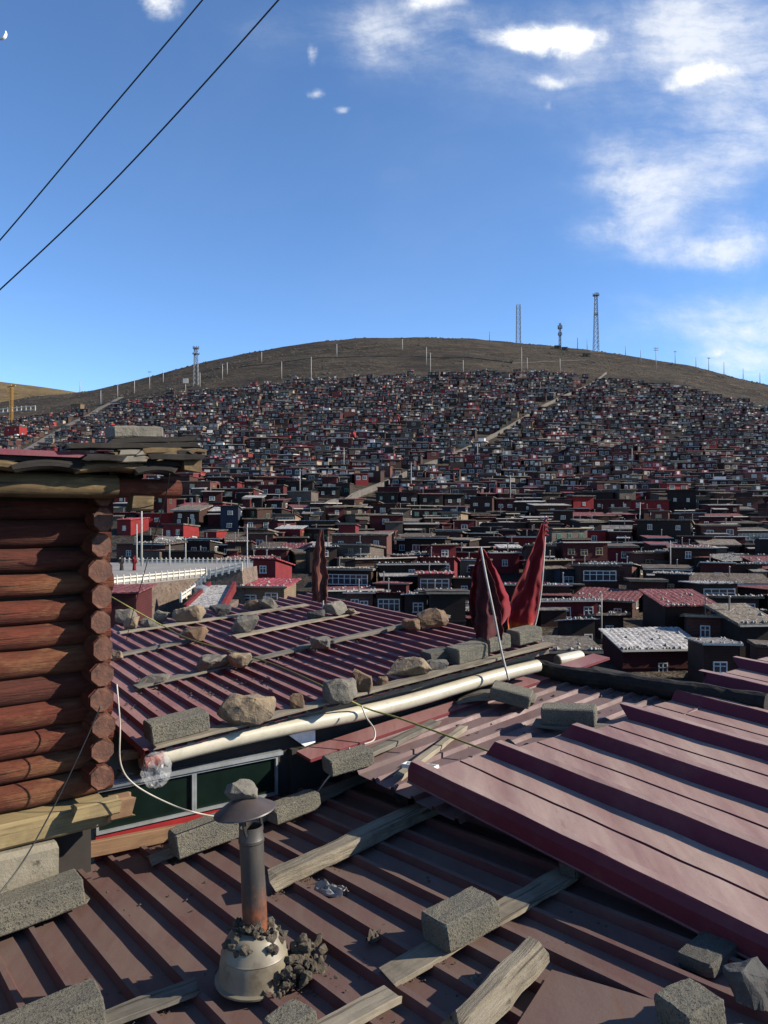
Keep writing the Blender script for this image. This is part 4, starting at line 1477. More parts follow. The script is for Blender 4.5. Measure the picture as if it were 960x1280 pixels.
# broken timber ends left of the bag
for (a, b, w, t, mat, lb) in ((at(150, 945, 4.62), at(186, 940, 4.72), 0.08, 0.05, 'board_brown', 'brown rafter end poking out beside the plastic bag'),
                              (at(148, 968, 4.66), at(172, 975, 4.74), 0.07, 0.06, 'timber', 'split rafter stub below the plastic bag')):
    o = board_mesh((b - a).length, w, t, 91, wavy=0.01, ragged=0.02).build('rafter_end', M[mat], line_frame(a, b, Vector((0, 0, 1))), bB)


# ------------------------------------------------------------------ flags
def cloth_flag(outline, depth, folds, amp, seed, ny=46, nx=26, yaw=0.0):
    """outline = [(t, xl, xr)] picture columns at picture row t; hangs at a real distance with folds and thickness"""
    vs, fs = [], []
    t0, t1 = outline[0][0], outline[-1][0]
    L_ = [(a, b) for a, b, c in outline]
    R_ = [(a, c) for a, b, c in outline]
    k = depth / F
    for j in range(ny + 1):
        t = t0 + (t1 - t0) * j / ny
        xl, xr = smooth_interp(L_, t, 3), smooth_interp(R_, t, 3)
        xl += 1.8 * mnoise.noise(Vector((j * 0.3, 0, seed)))
        xr += 2.2 * mnoise.noise(Vector((j * 0.28, 4, seed)))
        for i in range(nx + 1):
            s = i / nx
            x = xl + (xr - xl) * s
            wpx = (xr - xl)
            ph = folds * 2 * math.pi * (s + 0.22 * mnoise.noise(Vector((s * 1.4, j * 0.075, seed + 9)))) + 2.4 * mnoise.noise(Vector((s * 1.2, j * 0.07, seed)))
            d = amp * min(1.0, wpx / 22) * (math.sin(ph) + 0.5 * mnoise.noise(Vector((s * 5, j * 0.15, seed + 4)))) * (0.35 + 0.65 * j / ny)
            d += amp * 0.5 * min(1.0, wpx / 22) * mnoise.noise(Vector((s * 3.1, j * 0.22, seed + 2)))
            dx = 0.06 * wpx * mnoise.noise(Vector((s * 2, j * 0.12, seed + 5)))
            y = depth + d + (x - 480) * 0 + (s - 0.5) * wpx * k * yaw
            p = Vector(((x + dx - 480) / F * depth, y, (640 - t) / F * depth))
            if j == ny:
                p.z += 0.012 * math.sin(s * 11)
            vs.append(p)
    for j in range(ny):
        for i in range(nx):
            a = j * (nx + 1) + i
            fs.append((a, a + nx + 1, a + nx + 2, a + 1))
    mb = MB()
    mb.add(vs, fs)
    return mb


def flag(label, base, pole, pole_r, cloths):
    e = empty('flag', base, label, 'flag')
    mb = MB()
    mb.tube(spline(pole, 5), pole_r, 8)
    mb.build('pole', M['pole'] if pole_r > 0.004 else M['steel'], parent=e, origin=base, smooth=True)
    for (mb, mat) in cloths:
        lo = Vector((sum(v[0] for v in mb.v) / len(mb.v), sum(v[1] for v in mb.v) / len(mb.v), min(v[2] for v in mb.v)))
        o = mb.build('cloth', M[mat], parent=e, origin=lo, smooth=True)
        md = o.modifiers.new('thick', 'SOLIDIFY')
        md.thickness = 0.004
    return e


d1 = 8.45
flag('brown furled flag hanging on a pole above the far roof edge', at(404, 772, d1), [at(402, 664, d1), at(403, 720, d1), at(404, 770, d1)], 0.010,
     [(cloth_flag([(662, 400, 404), (672, 396, 405), (690, 392, 407), (715, 390, 409), (740, 390, 410), (752, 391, 409)], d1 - 0.05, 1.7, 0.04, 3), 'flag_brown')])
d2 = 6.25
flag('hanging red and maroon flag on a bent pale rod stuck in the eave', PC.hit(637, 850, 0.1), [at(601, 684, d2 - 0.12), at(608, 722, d2 - 0.19), at(617, 765, d2 - 0.25), at(627, 815, d2 - 0.3), at(636, 850, d2 - 0.38)], 0.0085,
     [(cloth_flag([(686, 599, 604), (700, 596, 613), (720, 590, 625), (745, 587, 636), (765, 586, 640), (778, 590, 633), (790, 597, 620)], d2 + 0.05, 2.2, 0.075, 8), 'flag_red'),
      (cloth_flag([(700, 599, 606), (725, 597, 616), (755, 595, 625), (785, 594, 629), (799, 596, 628)], d2 - 0.09, 1.6, 0.05, 12), 'flag_dark')])
d3 = 6.75
flag('red flag with orange hem swept back from a leaning pole at the roof corner', at(665, 800, d3), [at(682, 645, d3), at(680, 690, d3), at(676, 740, d3), at(670, 775, d3), at(662, 803, d3)], 0.010,
     [(cloth_flag([(655, 677, 682), (675, 670, 681), (695, 661, 680), (720, 649, 678), (745, 640, 675), (765, 634, 671), (778, 633, 668), (789, 636, 662)], d3 - 0.05, 0.9, 0.05, 21, yaw=0.3), 'flag_red2')])
mb = MB()
for i in range(9):
    c_ = at(682 + (-1) ** i * 1.4, 648 + i * 2.6, d3 - 0.02)
    mb.tube([c_ - Vector((0, 0, 0.012)), c_, c_ + Vector((0, 0, 0.012))], [0.004, 0.02, 0.004], 7)
mb.build('tassel', M['flag_red'], parent=bpy.data.objects['flag.002'], origin=at(682, 650, d3))

# ------------------------------------------------------------------ village kit
WIN_CACHE = {}


def win_mesh(w, h, nv, nh, mat):
    key = (round(w, 2), round(h, 2), nv, nh, mat)
    if key not in WIN_CACHE:
        mb = MB()
        t = 0.09
        mb.box(-w / 2, w / 2, -0.07, 0.02, h - t, h)
        mb.box(-w / 2 - 0.05, w / 2 + 0.05, -0.12, 0.02, 0, t)
        mb.box(-w / 2, -w / 2 + t, -0.07, 0.02, t, h - t)
        mb.box(w / 2 - t, w / 2, -0.07, 0.02, t, h - t)
        for i in range(1, nv):
            x = -w / 2 + w * i / nv
            mb.box(x - 0.04, x + 0.04, -0.06, 0.02, t, h - t)
        for i in range(1, nh):
            z = h * (0.62 if nh == 2 else i / nh)
            mb.box(-w / 2 + t, w / 2 - t, -0.055, 0.02, z - 0.035, z + 0.035)
        fm = mb.mesh('window', M[mat])
        mb = MB()
        mb.box(-w / 2 + t, w / 2 - t, -0.03, 0.015, t, h - t)
        WIN_CACHE[key] = (fm, mb.mesh('pane', M['glass']))
    return WIN_CACHE[key]


def window(root, MR, x, y, z, w, h, nv, nh, mat, face='front', pane=True):
    fm, pm = win_mesh(w, h, nv, nh, mat)
    L_ = Matrix.Translation((x, y, z))
    if face == 'side':
        L_ = L_ @ Matrix.Rotation(R(90), 4, 'Z')
    o = bpy.data.objects.new('window', fm)
    link(o, MR @ L_, root)
    if pane:
        p = bpy.data.objects.new('pane', pm)
        link(p, MR @ L_, o)
    return o


HOUSES = []      # (root, attrs) for the labels


def house(x, y, w, d, h, yaw=0.0, wall='dark brown', roof='grey tin', nwin=2, frame='win_white', style='flat', ztop=None, lod=0, rr=None,
          glazed=False, label=None, lean=True, front=False, name='village_house', ballast=False, flue=True, side_win=True, base=None, storeys=1, stones=True):
    rr = rr or rng
    hz = [H(x + sx * w / 2, y + sy * d / 2) for sx in (-1, 1) for sy in (-1, 1)]
    zg = min(hz) - 0.4
    if ztop is None:
        zf = H(x, y - d * 0.2) - 0.1
        ztop = zf + h
    else:
        zf = ztop - h
    loc = Vector((x, y, min(zg, zf)))
    root = empty(name, loc, None, 'house', 'houses of the hillside village', yaw)
    MR = Matrix.Translation(loc) @ Matrix.Rotation(yaw, 4, 'Z')
    zb, zt = 0.0, ztop - loc.z
    zfl = zf - loc.z
    sl = rr.uniform(0.02, 0.09) if style == 'flat' else rr.uniform(0.12, 0.22)   # roof falls to the front or the back
    sgn = -1 if rr.random() < 0.3 or front else 1
    dz = sl * d * sgn
    # walls : top follows the roof
    mb = MB()
    x0, x1, y0, y1 = -w / 2, w / 2, -d / 2, d / 2
    zf_, zb_ = zt - (dz if sgn < 0 else 0) * 0 + (dz if sgn < 0 else 0), zt + (-dz if sgn > 0 else 0)
    zF = zt + (dz if sgn < 0 else 0.0)
    zB = zt - (dz if sgn > 0 else 0.0)
    vs = [(x0, y0, zb), (x1, y0, zb), (x1, y1, zb), (x0, y1, zb), (x0, y0, zF), (x1, y0, zF), (x1, y1, zB), (x0, y1, zB)]
    mb.add(vs, [(0, 3, 2, 1), (4, 5, 6, 7), (0, 1, 5, 4), (1, 2, 6, 5), (2, 3, 7, 6), (3, 0, 4, 7)])
    if lod == 0 and rr.random() < 0.5:     # log band / plinth
        mb.box(x0 - 0.06, x1 + 0.06, y0 - 0.06, y1, zfl + 0.9 if storeys == 1 else zfl + h * 0.5, (zfl + 1.02) if storeys == 1 else zfl + h * 0.5 + 0.15)
    mb.build('wall', WM[wall], MR, root)
    # roof
    ov = rr.uniform(0.25, 0.6)
    th = 0.10 if 'tin' in roof else 0.24
    mb = MB()
    n = max(2, int(w / (0.22 if lod == 0 else 0.9))) if 'tin' in roof else max(3, int(w / 0.8))
    tops, bots = [], []
    for j, yy in enumerate((y0 - ov, y1 + ov * 0.6)):
        z_ = (zF if j == 0 else zB) + 0.02 + (zF - zB) / d * (ov if j == 0 else -ov * 0.6)
        for i in range(n + 1):
            xx = x0 - ov * 0.8 + (w + ov * 1.6) * i / n
            wv = (0.04 if i % 2 else 0.0) if 'tin' in roof and lod == 0 else 0.05 * mnoise.noise(Vector((x + xx, y + yy, 3)))
            wv += 0.06 * mnoise.noise(Vector((x + xx * 0.6, y + yy, 7)))
            tops.append((xx, yy + 0.12 * mnoise.noise(Vector((xx * 1.3 + x, yy, 1))), z_ + th + wv))
            bots.append((tops[-1][0], tops[-1][1], z_ + wv * 0.5))
    m_ = n + 1
    vs = tops + bots
    k = len(tops)
    fs = []
    for i in range(n):
        fs += [(i, i + 1, m_ + i + 1, m_ + i), (k + m_ + i, k + m_ + i + 1, k + i + 1, k + i),
               (i, k + i, k + i + 1, i + 1), (m_ + i + 1, k + m_ + i + 1, k + m_ + i, m_ + i)]
    fs += [(0, m_, k + m_, k), (n, k + n, k + m_ + n, m_ + n)]
    mb.add(vs, fs)
    ro = mb.build('roof', RM[roof], MR, root)
    if lod < 2 and rr.random() < 0.6:  # thin pale strip added to draw the sunlit rim of the roof
        mb = MB()
        zz = zF + 0.02 + (zF - zB) / d * ov
        mb.box(x0 - ov * 0.7, x1 + ov * 0.7, y0 - ov - 0.17, y0 - ov - 0.13, zz - 0.02, zz + 0.13)
        mb.build('lit_edge_strip', M[rr.choice(['pole', 'board_pale', 'board', 'white'])], MR, ro)
    if ballast and lod == 0:
        mb = MB()
        for _ in range(int(w * d * rr.uniform(0.9, 2.0))):
            xx, yy = rr.uniform(x0 - 0.2, x1 + 0.2), rr.uniform(y0 - 0.2, y1)
            if rr.random() < 0.55:
                yy = y0 - ov * 0.7
            z_ = (zF + (zB - zF) * (yy - y0) / d) + th + 0.05
            s = rr.uniform(0.10, 0.24)
            q = [Vector((xx + s * math.cos(a) * rr.uniform(0.7, 1.3), yy + s * math.sin(a), z_)) for a in (0, 1.5, 3, 4.6)]
            mb.add(q + [Vector((xx, yy, z_ + s * 0.9))], [(0, 1, 4), (1, 2, 4), (2, 3, 4), (3, 0, 4)])
        if mb.v:
            bo = mb.build('roof_ballast', M['ballast'], MR, ro)
            bo['kind'] = 'stuff'
    # windows
    desc_w = 0
    if glazed:
        gw = w * 0.86
        window(root, MR, 0, y0 - 0.005, zfl + h - 1.75 + min(0, dz), gw, 1.25, max(4, int(gw / 0.7)), 2, frame)
        desc_w = -1
    else:
        rows = storeys
        for s in range(rows):
            zz = zfl + (h / rows) * s + max(0.5, (h / rows - 1.15) * 0.55) + min(0, dz) * (1 if s == rows - 1 else 0)
            ww = min(rr.choice([0.8, 1.0, 1.25]), w / (nwin + 0.8)) if nwin else 1
            for i in range(nwin):
                xx = x0 + w * (i + 0.5) / nwin + rr.uniform(-0.25, 0.25)
                window(root, MR, xx, y0 - 0.005, zz + rr.uniform(-.1, .1), ww, rr.choice([0.85, 0.95, 1.05]), 2, 2 if lod == 0 else 1, frame, pane=True)
                desc_w += 1
        if side_win and rr.random() < 0.55:
            window(root, MR, x1 + 0.005, rr.uniform(-d * 0.2, d * 0.2), zfl + max(0.7, h - 1.9), 1.0, 0.95, 2, 1, frame, 'side', pane=lod == 0)
    if lod == 0 and rr.random() < 0.55 and w > 3.5:
        mb = MB()
        dx = x0 + w * rr.uniform(0.1, 0.9)
        dx = max(x0 + 0.6, min(x1 - 0.6, dx))
        mb.box(dx - 0.42, dx + 0.42, y0 - 0.05, y0 + 0.02, max(zfl, 0), zfl + 1.85 + min(0, dz))
        mb.build('door', WM[rr.choice(['black-brown', 'maroon', 'tan', 'blue'])], MR, root)
    if lean and rr.random() < 0.45 and not glazed and lod < 2:      # lean-to in front
        pw, pd, ph = w * rr.uniform(0.35, 0.6), rr.uniform(1.0, 1.9), h * rr.uniform(0.55, 0.72)
        xo = rr.choice([-1, 1]) * (w - pw) / 2 * rr.uniform(0.7, 1.0)
        mb = MB()
        mb.box(xo - pw / 2, xo + pw / 2, y0 - pd, y0 - 0.003, 0, zfl + ph)
        po = mb.build('lean_to', WM[rr.choice(['dark brown', 'black-brown', 'tan', 'maroon', 'grey stone'])], MR, root)
        mb = MB()
        t_ = rr.uniform(0.05, 0.3)
        za = zfl + ph + 0.01
        mb.add([(xo - pw / 2 - .2, y0 - pd - .3, za), (xo + pw / 2 + .2, y0 - pd - .3, za), (xo + pw / 2 + .2, y0 - .01, za + t_), (xo - pw / 2 - .2, y0 - .01, za + t_),
                (xo - pw / 2 - .2, y0 - pd - .3, za + .1), (xo + pw / 2 + .2, y0 - pd - .3, za + .1), (xo + pw / 2 + .2, y0 - .01, za + t_ + .1), (xo - pw / 2 - .2, y0 - .01, za + t_ + .1)],
               [(4, 5, 6, 7), (0, 1, 5, 4), (1, 2, 6, 5), (2, 3, 7, 6), (3, 0, 4, 7), (0, 3, 2, 1)])
        mb.build('lean_to_roof', RM[rr.choice(['plank', 'grey tin', 'rusty red tin', 'pale tin', 'dark earth'])], MR, po)
    if flue and rr.random() < 0.6:
        mb = MB()
        fx, fy = rr.uniform(x0 * 0.7, x1 * 0.7), rr.uniform(y0 * 0.4, y1 * 0.6)
        hh = rr.uniform(0.7, 1.4)
        mb.tube([(fx, fy, zt - 0.3), (fx, fy, zt + hh)], 0.07, 6)
        mb.tube([(fx, fy, zt + hh + 0.02), (fx, fy, zt + hh + 0.16)], [0.16, 0.03], 6)
        mb.build('flue', M['pipe'], MR, ro)
    px, py = 480 + x / y * F, 640 - (ztop - h * 0.4) / y * F
    HOUSES.append((root, dict(wall=wall, roof=roof, nwin=desc_w, frame=frame, px=px, py=py, w=w / y * F, h=h / y * F, label=label, storeys=storeys, lod=lod)))
    return root


OCC = []


def hero(px0, px1, pyt, pyb, depth, d=4.5, label=None, **kw):
    kw.setdefault('lean', False)
    kw.setdefault('side_win', False)
    if depth is None:
        depth = ground_hit((px0 + px1) / 2, pyb).y - 0.5
    x0, x1 = (px0 - 480) / F * depth, (px1 - 480) / F * depth
    w = x1 - x0
    ztop = (640 - pyt) / F * depth
    h = (pyb - pyt) / F * depth
    OCC.append(((x0 + x1) / 2, depth + d / 2, w / 2 + 0.4, d / 2 + 0.6))
    return house((x0 + x1) / 2, depth + d / 2, w, d, h, ztop=ztop, label=label, **kw)


hero(302, 360, 730, 757, 74, 4.5, wall='tan', roof='red tin', nwin=2, style='flat', front=True, ballast=True, yaw=R(-8), label='tan brick house with red tin roof and two white windows beside the walled plaza', flue=False)
hero(418, 487, 668, 708, 118, 8, wall='brick brown', roof='plank', nwin=3, storeys=2, yaw=R(-6), label='large red-brown brick block of two storeys with white windows and flat roof')
hero(425, 446, 656, 668, 121, 4, wall='deep red', roof='red tin', nwin=0, yaw=R(-6), label='small red rooftop room on the large brick block', base=1, flue=False)
hero(530, 572, 698, 722, 100, 5, wall='deep red', roof='red tin', nwin=2, style='pitch', yaw=R(-10), ballast=True, label='deep red house with bright red tin roof left of the hanging red flag')
hero(524, 566, 718, 742, 88, 4.5, wall='brick brown', roof='red tin', glazed=True, yaw=R(-4), ballast=True, label='brick-brown house with glazed front just below the bright red tin roof')
hero(432, 466, 742, 772, 74, 5, wall='brick brown', roof='rusty red tin', nwin=2, style='pitch', ballast=True, label='brown house with rusty roof and two windows right of the brown flag')
hero(470, 502, 742, 774, 74, 5, wall='dark brown', roof='rusty red tin', glazed=True, style='pitch', ballast=True, label='brown house with a glazed balcony front in the middle of the nearest row')
hero(506, 534, 744, 774, 73, 5, wall='charcoal', roof='pale tin', nwin=1, style='pitch', ballast=True, label='charcoal hut with pale tin roof next to the glazed balcony house')
hero(538, 582, 742, 790, 70, 5, wall='black-brown', roof='dark earth', nwin=0, label='black-brown windowless hut behind the rocks beside the hanging red flag')
hero(728, 775, 708, 730, 92, 5, wall='dark brown', roof='plank', glazed=True, ballast=True, label='dark house with a long row of green-grey panes under a pale roof', yaw=R(-4))
hero(762, 797, 683, 703, None, 5, wall='deep red', roof='dark earth', nwin=1, label='deep red hut with one wide window above the row of glazed fronts', yaw=R(-5))
hero(774, 878, 798, 850, 62, 4.5, wall='maroon', roof='pale tin', nwin=1, style='pitch', front=True, ballast=True, label='long maroon hut with pale ribbed tin roof just above the dark log', yaw=R(5), flue=False)
hero(828, 892, 746, 800, 70, 5, wall='dark brown', roof='rusty red tin', nwin=1, style='pitch', storeys=1, ballast=True, label='tall dark house with reddish tin roof and one pale window', yaw=R(4))
hero(870, 912, 772, 810, 66, 4, wall='brick brown', roof='plank', nwin=1, style='pitch', label='brown hut with pale sagging plank roof by the frame edge', yaw=R(-16))
hero(876, 922, 730, 752, 84, 5, wall='charcoal', roof='pale tin', glazed=True, ballast=True, label='charcoal house with glazed white front beside the tall dark house')
hero(742, 776, 770, 800, 72, 4, wall='dark brown', roof='plank', nwin=1, ballast=True, style='pitch', label='dark brown hut with stone-dotted roof left of the long maroon hut', yaw=R(10))
hero(712, 742, 775, 830, 68, 4, wall='black-brown', roof='pale tin', nwin=2, ballast=True, style='pitch', label='tall black-brown hut with stone-dotted roof right of the corner flag', yaw=R(4))
hero(803, 818, 659, 672, None, 3, wall='yellow', roof='dark earth', nwin=0, label='small yellow hut standing out among dark roofs below the road', flue=False)
hero(700, 722, 712, 736, 96, 4, wall='blue', roof='rusty red tin', nwin=1, label='hut with blue front and big white window right of the corner flag')
hero(788, 801, 616, 630, None, 3, wall='bright red', roof='pale tin', nwin=0, label='bright red box hut alone just above the road', flue=False)
hero(150, 172, 648, 668, None, 5, wall='bright red', roof='red tin', nwin=1, label='bright red house next to the tall pale pole at the plaza', yaw=R(-24))
hero(207, 237, 656, 676, None, 5, wall='bright red', roof='plank', nwin=2, label='bright red house with pale awning right of the tall plaza pole', yaw=R(-20))
hero(258, 275, 664, 680, None, 4, wall='bright red', roof='dark earth', nwin=0, label='small red-fronted house between plaza and the large brick block', yaw=R(-16))
hero(266, 287, 629, 642, None, 5, wall='bright red', roof='plank', nwin=1, label='bright red house just below the white van', yaw=R(-28))
hero(322, 352, 700, 722, 84, 5, wall='deep red', roof='red tin', nwin=1, label='red house with pale awning behind the tan brick house', yaw=R(-14), style='pitch')
hero(4, 30, 533, 550, None, 6, wall='bright red', roof='pale tin', nwin=2, storeys=2, label='bright red two-storey house above the log cabin roof at the frame edge', yaw=R(-25), flue=False)
hero(88, 103, 505, 515, None, 5, wall='tan', roof='plank', nwin=2, label='tan house standing by the pale track on the far slope', yaw=R(-20), flue=False)

hero(920, 966, 768, 835, 63, 4.5, wall='black-brown', roof='plank', nwin=1, front=True, ballast=True, style='pitch', label='black-brown hut with plank roof and one window cut by the frame edge', yaw=R(6))
hero(884, 926, 806, 860, 56, 4, wall='dark brown', roof='grey tin', nwin=1, ballast=True, label='dark brown hut with grey roof lowest in the village, above the shiny sheet', yaw=R(-6))
# plaza footprints stay free
OCC.append((-26, 88, 15, 22))

STAIR_PX = [(405, 640), (450, 620), (515, 591), (600, 556), (680, 509), (758, 467)]
TRACK_PX = [(8, 590), (30, 565), (60, 547), (95, 527), (128, 509), (152, 497)]
ROAD_Y = 195.0
stair_pts = [p for p in (ground_hit(*q) for q in STAIR_PX) if p]
track_pts = [p for p in (ground_hit(*q) for q in TRACK_PX) if p]


def seg_dist(x, y, pts):
    best = 1e9
    P = Vector((x, y))
    for a, b in zip(pts, pts[1:]):
        A, B = Vector((a.x, a.y)), Vector((b.x, b.y))
        t = max(0, min(1, (P - A).dot(B - A) / (B - A).length_squared))
        best = min(best, (A + (B - A) * t - P).length)
    return best


def free(x, y, w, d):
    for (ox, oy, hw, hd) in OCC:
        if abs(x - ox) < hw + w / 2 - 0.2 and abs(y - oy) < hd + d / 2 - 0.3:
            return False
    if abs(y - ROAD_Y) < 5.5 + d / 2:
        return False
    if seg_dist(x, y, stair_pts) < w / 2 + 0.3:
        return False
    if seg_dist(x, y, track_pts) < w / 2 + 4:
        return False
    return True


wall_bag = ['dark brown'] * 10 + ['black-brown'] * 6 + ['charcoal'] * 3 + ['maroon'] * 7 + ['brick brown'] * 4 + ['deep red'] * 2 + ['tan'] * 1 + ['grey stone'] * 2 + ['bright red'] + ['blue']
roof_bag = ['grey tin'] * 4 + ['pale tin'] * 2 + ['rusty red tin'] * 7 + ['dark earth'] * 4 + ['plank'] * 5
frame_bag = ['win_white'] * 8 + ['win_ochre'] * 2 + ['win_green']
hr = random.Random(20)
BUDGET = 305
ny_rows = [60, 66, 73, 80, 87, 94, 102, 110, 118, 126, 134, 142, 150, 158, 166, 174, 181]
for yrow in ny_rows:
    x = -0.53 * yrow - hr.uniform(0, 4)
    while x < 0.53 * yrow:
        w = hr.uniform(3.2, 6.4) if hr.random() < 0.82 else hr.uniform(6.4, 9.5)
        d = hr.uniform(3.0, 4.8)
        y = yrow + hr.uniform(-3.4, 3.4)
        xc = x + w / 2
        h = hr.uniform(2.0, 3.1) * (1.6 if hr.random() < 0.18 else 1)
        px = 480 + xc / y * F
        pyt = 640 - (H(xc, y) + h) / y * F
        hidden = (px < 150) or (px < 640 and pyt > 768) or (pyt > 838) or (px < 312 and y < 106) or (px < 200 and pyt > 690)
        if not hidden and free(xc, y, w, d):
            wl = hr.choice(wall_bag)
            house(xc, y, w, d, h, hr.gauss(-0.06, 0.28), wl, hr.choice(roof_bag), hr.choice([1, 1, 2, 2, 3]) if w > 4.4 else 1, hr.choice(frame_bag),
                  'pitch' if hr.random() < 0.4 else 'flat', storeys=2 if h > 3.6 else 1, rr=hr, glazed=hr.random() < 0.14 and h < 3.6, ballast=hr.random() < 0.7, lod=0 if y < 125 else 1)
        x += w + hr.uniform(0.1, 1.3)
N_LOW = len(HOUSES)

TOPB = [(-200, 545), (0, 522), (60, 509), (150, 497), (300, 480), (400, 470), (600, 464), (700, 460), (790, 458), (850, 475), (905, 491), (960, 507), (1100, 540)]
cols = {k: v for k, v in WALLS.items()}
far_walls = ['dark brown'] * 14 + ['black-brown'] * 12 + ['charcoal'] * 4 + ['maroon'] * 10 + ['brick brown'] * 7 + ['deep red'] * 2 + ['bright red'] * 2 + ['tan'] * 2 + ['cream'] * 1 + ['grey stone'] * 3 + ['blue']
far_roofs = ['grey tin'] * 2 + ['pale tin'] * 1 + ['rusty red tin'] * 5 + ['dark earth'] * 8 + ['plank'] * 4
mass = MB()


def mass_house(x, y, w, d, h, yaw, wl, rf, nw):
    zf = H(x, y - d / 2) - 0.2
    zt = max(zf + h, H(x, y) + h * 0.72)
    Mx = Matrix.Translation((x, y, 0)) @ Matrix.Rotation(yaw, 4, 'Z')
    v = hr.uniform(0.7, 1.3) * 0.62
    mass.col = [c * v for c in WALLS[wl]]
    vs = [Mx @ Vector(p) for p in ((-w / 2, -d / 2, zf - 2), (w / 2, -d / 2, zf - 2), (w / 2, d / 2, zf - 2), (-w / 2, d / 2, zf - 2),
                                   (-w / 2, -d / 2, zt), (w / 2, -d / 2, zt), (w / 2, d / 2, zt), (-w / 2, d / 2, zt))]
    mass.add(vs, [(0, 1, 5, 4), (1, 2, 6, 5), (3, 0, 4, 7), (2, 3, 7, 6)])
    v = hr.uniform(0.7, 1.25)
    mass.col = [c * v for c in ROOFS[rf]]
    o = hr.uniform(0.2, 0.55)
    t = hr.uniform(0.12, 0.28)
    s = hr.uniform(-0.35, 0.35)
    vs = [Mx @ Vector(p) for p in ((-w / 2 - o, -d / 2 - o, zt + .01), (w / 2 + o, -d / 2 - o, zt + .01), (w / 2 + o, d / 2 + o, zt + s), (-w / 2 - o, d / 2 + o, zt + s),
                                   (-w / 2 - o, -d / 2 - o, zt + t), (w / 2 + o, -d / 2 - o, zt + t), (w / 2 + o, d / 2 + o, zt + t + s), (-w / 2 - o, d / 2 + o, zt + t + s))]
    mass.add(vs, [(4, 5, 6, 7), (0, 1, 5, 4), (1, 2, 6, 5), (3, 0, 4, 7), (0, 3, 2, 1), (2, 3, 7, 6)])
    if hr.random() < 0.3:      # a second volume: porch or upper room
        w2, h2 = w * hr.uniform(0.3, 0.55), hr.uniform(0.9, 1.9)
        xo = hr.uniform(-0.25, 0.25) * w
        mass.box(xo - w2 / 2, xo + w2 / 2, -d * 0.1, d * 0.45, zt + 0.1, zt + h2, Mx)
        nw2 = 1
        mass.col = (0.55, 0.55, 0.53)
        mass.box(xo - 0.5, xo + 0.5, -d * 0.1 - 0.06, -d * 0.1 + 0.02, zt + h2 * 0.3, zt + h2 * 0.85, Mx)
    for i in range(nw):
        xx = -w / 2 + w * (i + 0.5) / nw + hr.uniform(-0.3, 0.3)
        ww = min(1.9, w / nw * 0.66)
        wz = zt - hr.uniform(1.75, 2.1)
        k = hr.random()
        mass.col = (0.42, 0.40, 0.37) if k < 0.5 else ((0.40, 0.34, 0.26) if k < 0.9 else (0.25, 0.10, 0.08))
        mass.box(xx - ww / 2, xx + ww / 2, -d / 2 - 0.07, -d / 2 + 0.02, wz, wz + 1.4, Mx)
        g = hr.uniform(0.02, 0.10)
        mass.col = (g, g * 1.1, g * 1.25)
        if hr.random() < 0.72:
            n_ = 2 if ww > 0.8 else 1
            for q in range(n_):
                xa = xx - ww / 2 + 0.16 + (ww - 0.22) / n_ * q
                mass.box(xa, xa + (ww - 0.22) / n_ - 0.1, -d / 2 - 0.09, -d / 2 - 0.05, wz + 0.2, wz + 1.2, Mx)
    if hr.random() < 0.35:      # fence or washing beside the house
        k = hr.random()
        mass.col = (0.10, 0.075, 0.055) if k < 0.7 else hr.choice([(0.5, 0.48, 0.44), (0.32, 0.02, 0.03), (0.4, 0.3, 0.1), (0.04, 0.08, 0.2)])
        xo = hr.uniform(-0.5, 0.5) * w
        mass.box(xo - hr.uniform(0.6, 1.8), xo + hr.uniform(0.6, 1.8), -d / 2 - 1.3, -d / 2 - 1.2, zf - 0.4, zf + hr.uniform(0.7, 1.3), Mx)
    if hr.random() < 0.25:
        mass.col = (0.3, 0.3, 0.3)
        fx = hr.uniform(-0.3, 0.3) * w
        mass.box(fx - 0.08, fx + 0.08, -0.08, 0.08, zt, zt + hr.uniform(0.8, 1.6), Mx)


cand = []
y = 214.0
while y < 668:
    step = 8.2 + (y - 214) * 0.010
    x = -0.70 * y - hr.uniform(0, 5)
    while x < 0.70 * y:
        w = hr.uniform(4.0, 7.6) if hr.random() < 0.88 else hr.uniform(7.6, 11)
        d = hr.uniform(3.4, 5.2)
        yy = y + hr.uniform(-3.8, 3.8)
        xc = x + w / 2
        h = hr.uniform(2.8, 4.1) * (1.4 if hr.random() < 0.12 else 1)
        px = 480 + xc / yy * F
        pyb = 640 - H(xc, yy) / yy * F
        ok = pyb > interp(TOPB, px) + 4 + hr.uniform(-2, 5)
        if px < 140 and pyb > 570:
            ok = False
        if ok and free(xc, yy, w, d) and hr.random() > 0.04:
            cand.append((yy, xc, w, d, h, px))
        x += w + hr.uniform(0.05, 0.9) + (hr.uniform(0.5, 3) if hr.random() < 0.12 else 0)
    y += step
cand.sort(key=lambda c: c[0])
n_ind = 0
for (yy, xc, w, d, h, px) in cand:
    yaw = hr.uniform(-0.35, 0.25)
    wl = hr.choice(far_walls)
    if px < 480 and hr.random() < 0.07:
        wl = hr.choice(['bright red', 'cream', 'tan', 'bright red', 'deep red'])
    rf = hr.choice(far_roofs)
    nw = hr.choice([1, 2, 2, 3]) if w > 4 else hr.choice([1, 1, 2])
    if N_LOW + n_ind < BUDGET and 0 < px < 960:
        house(xc, yy, w, d, h, yaw, wl, rf, nw, hr.choice(frame_bag), 'flat', lod=2, rr=hr, side_win=False)
        n_ind += 1
    else:
        mass_house(xc, yy, w, d, h, yaw, wl, rf, nw)
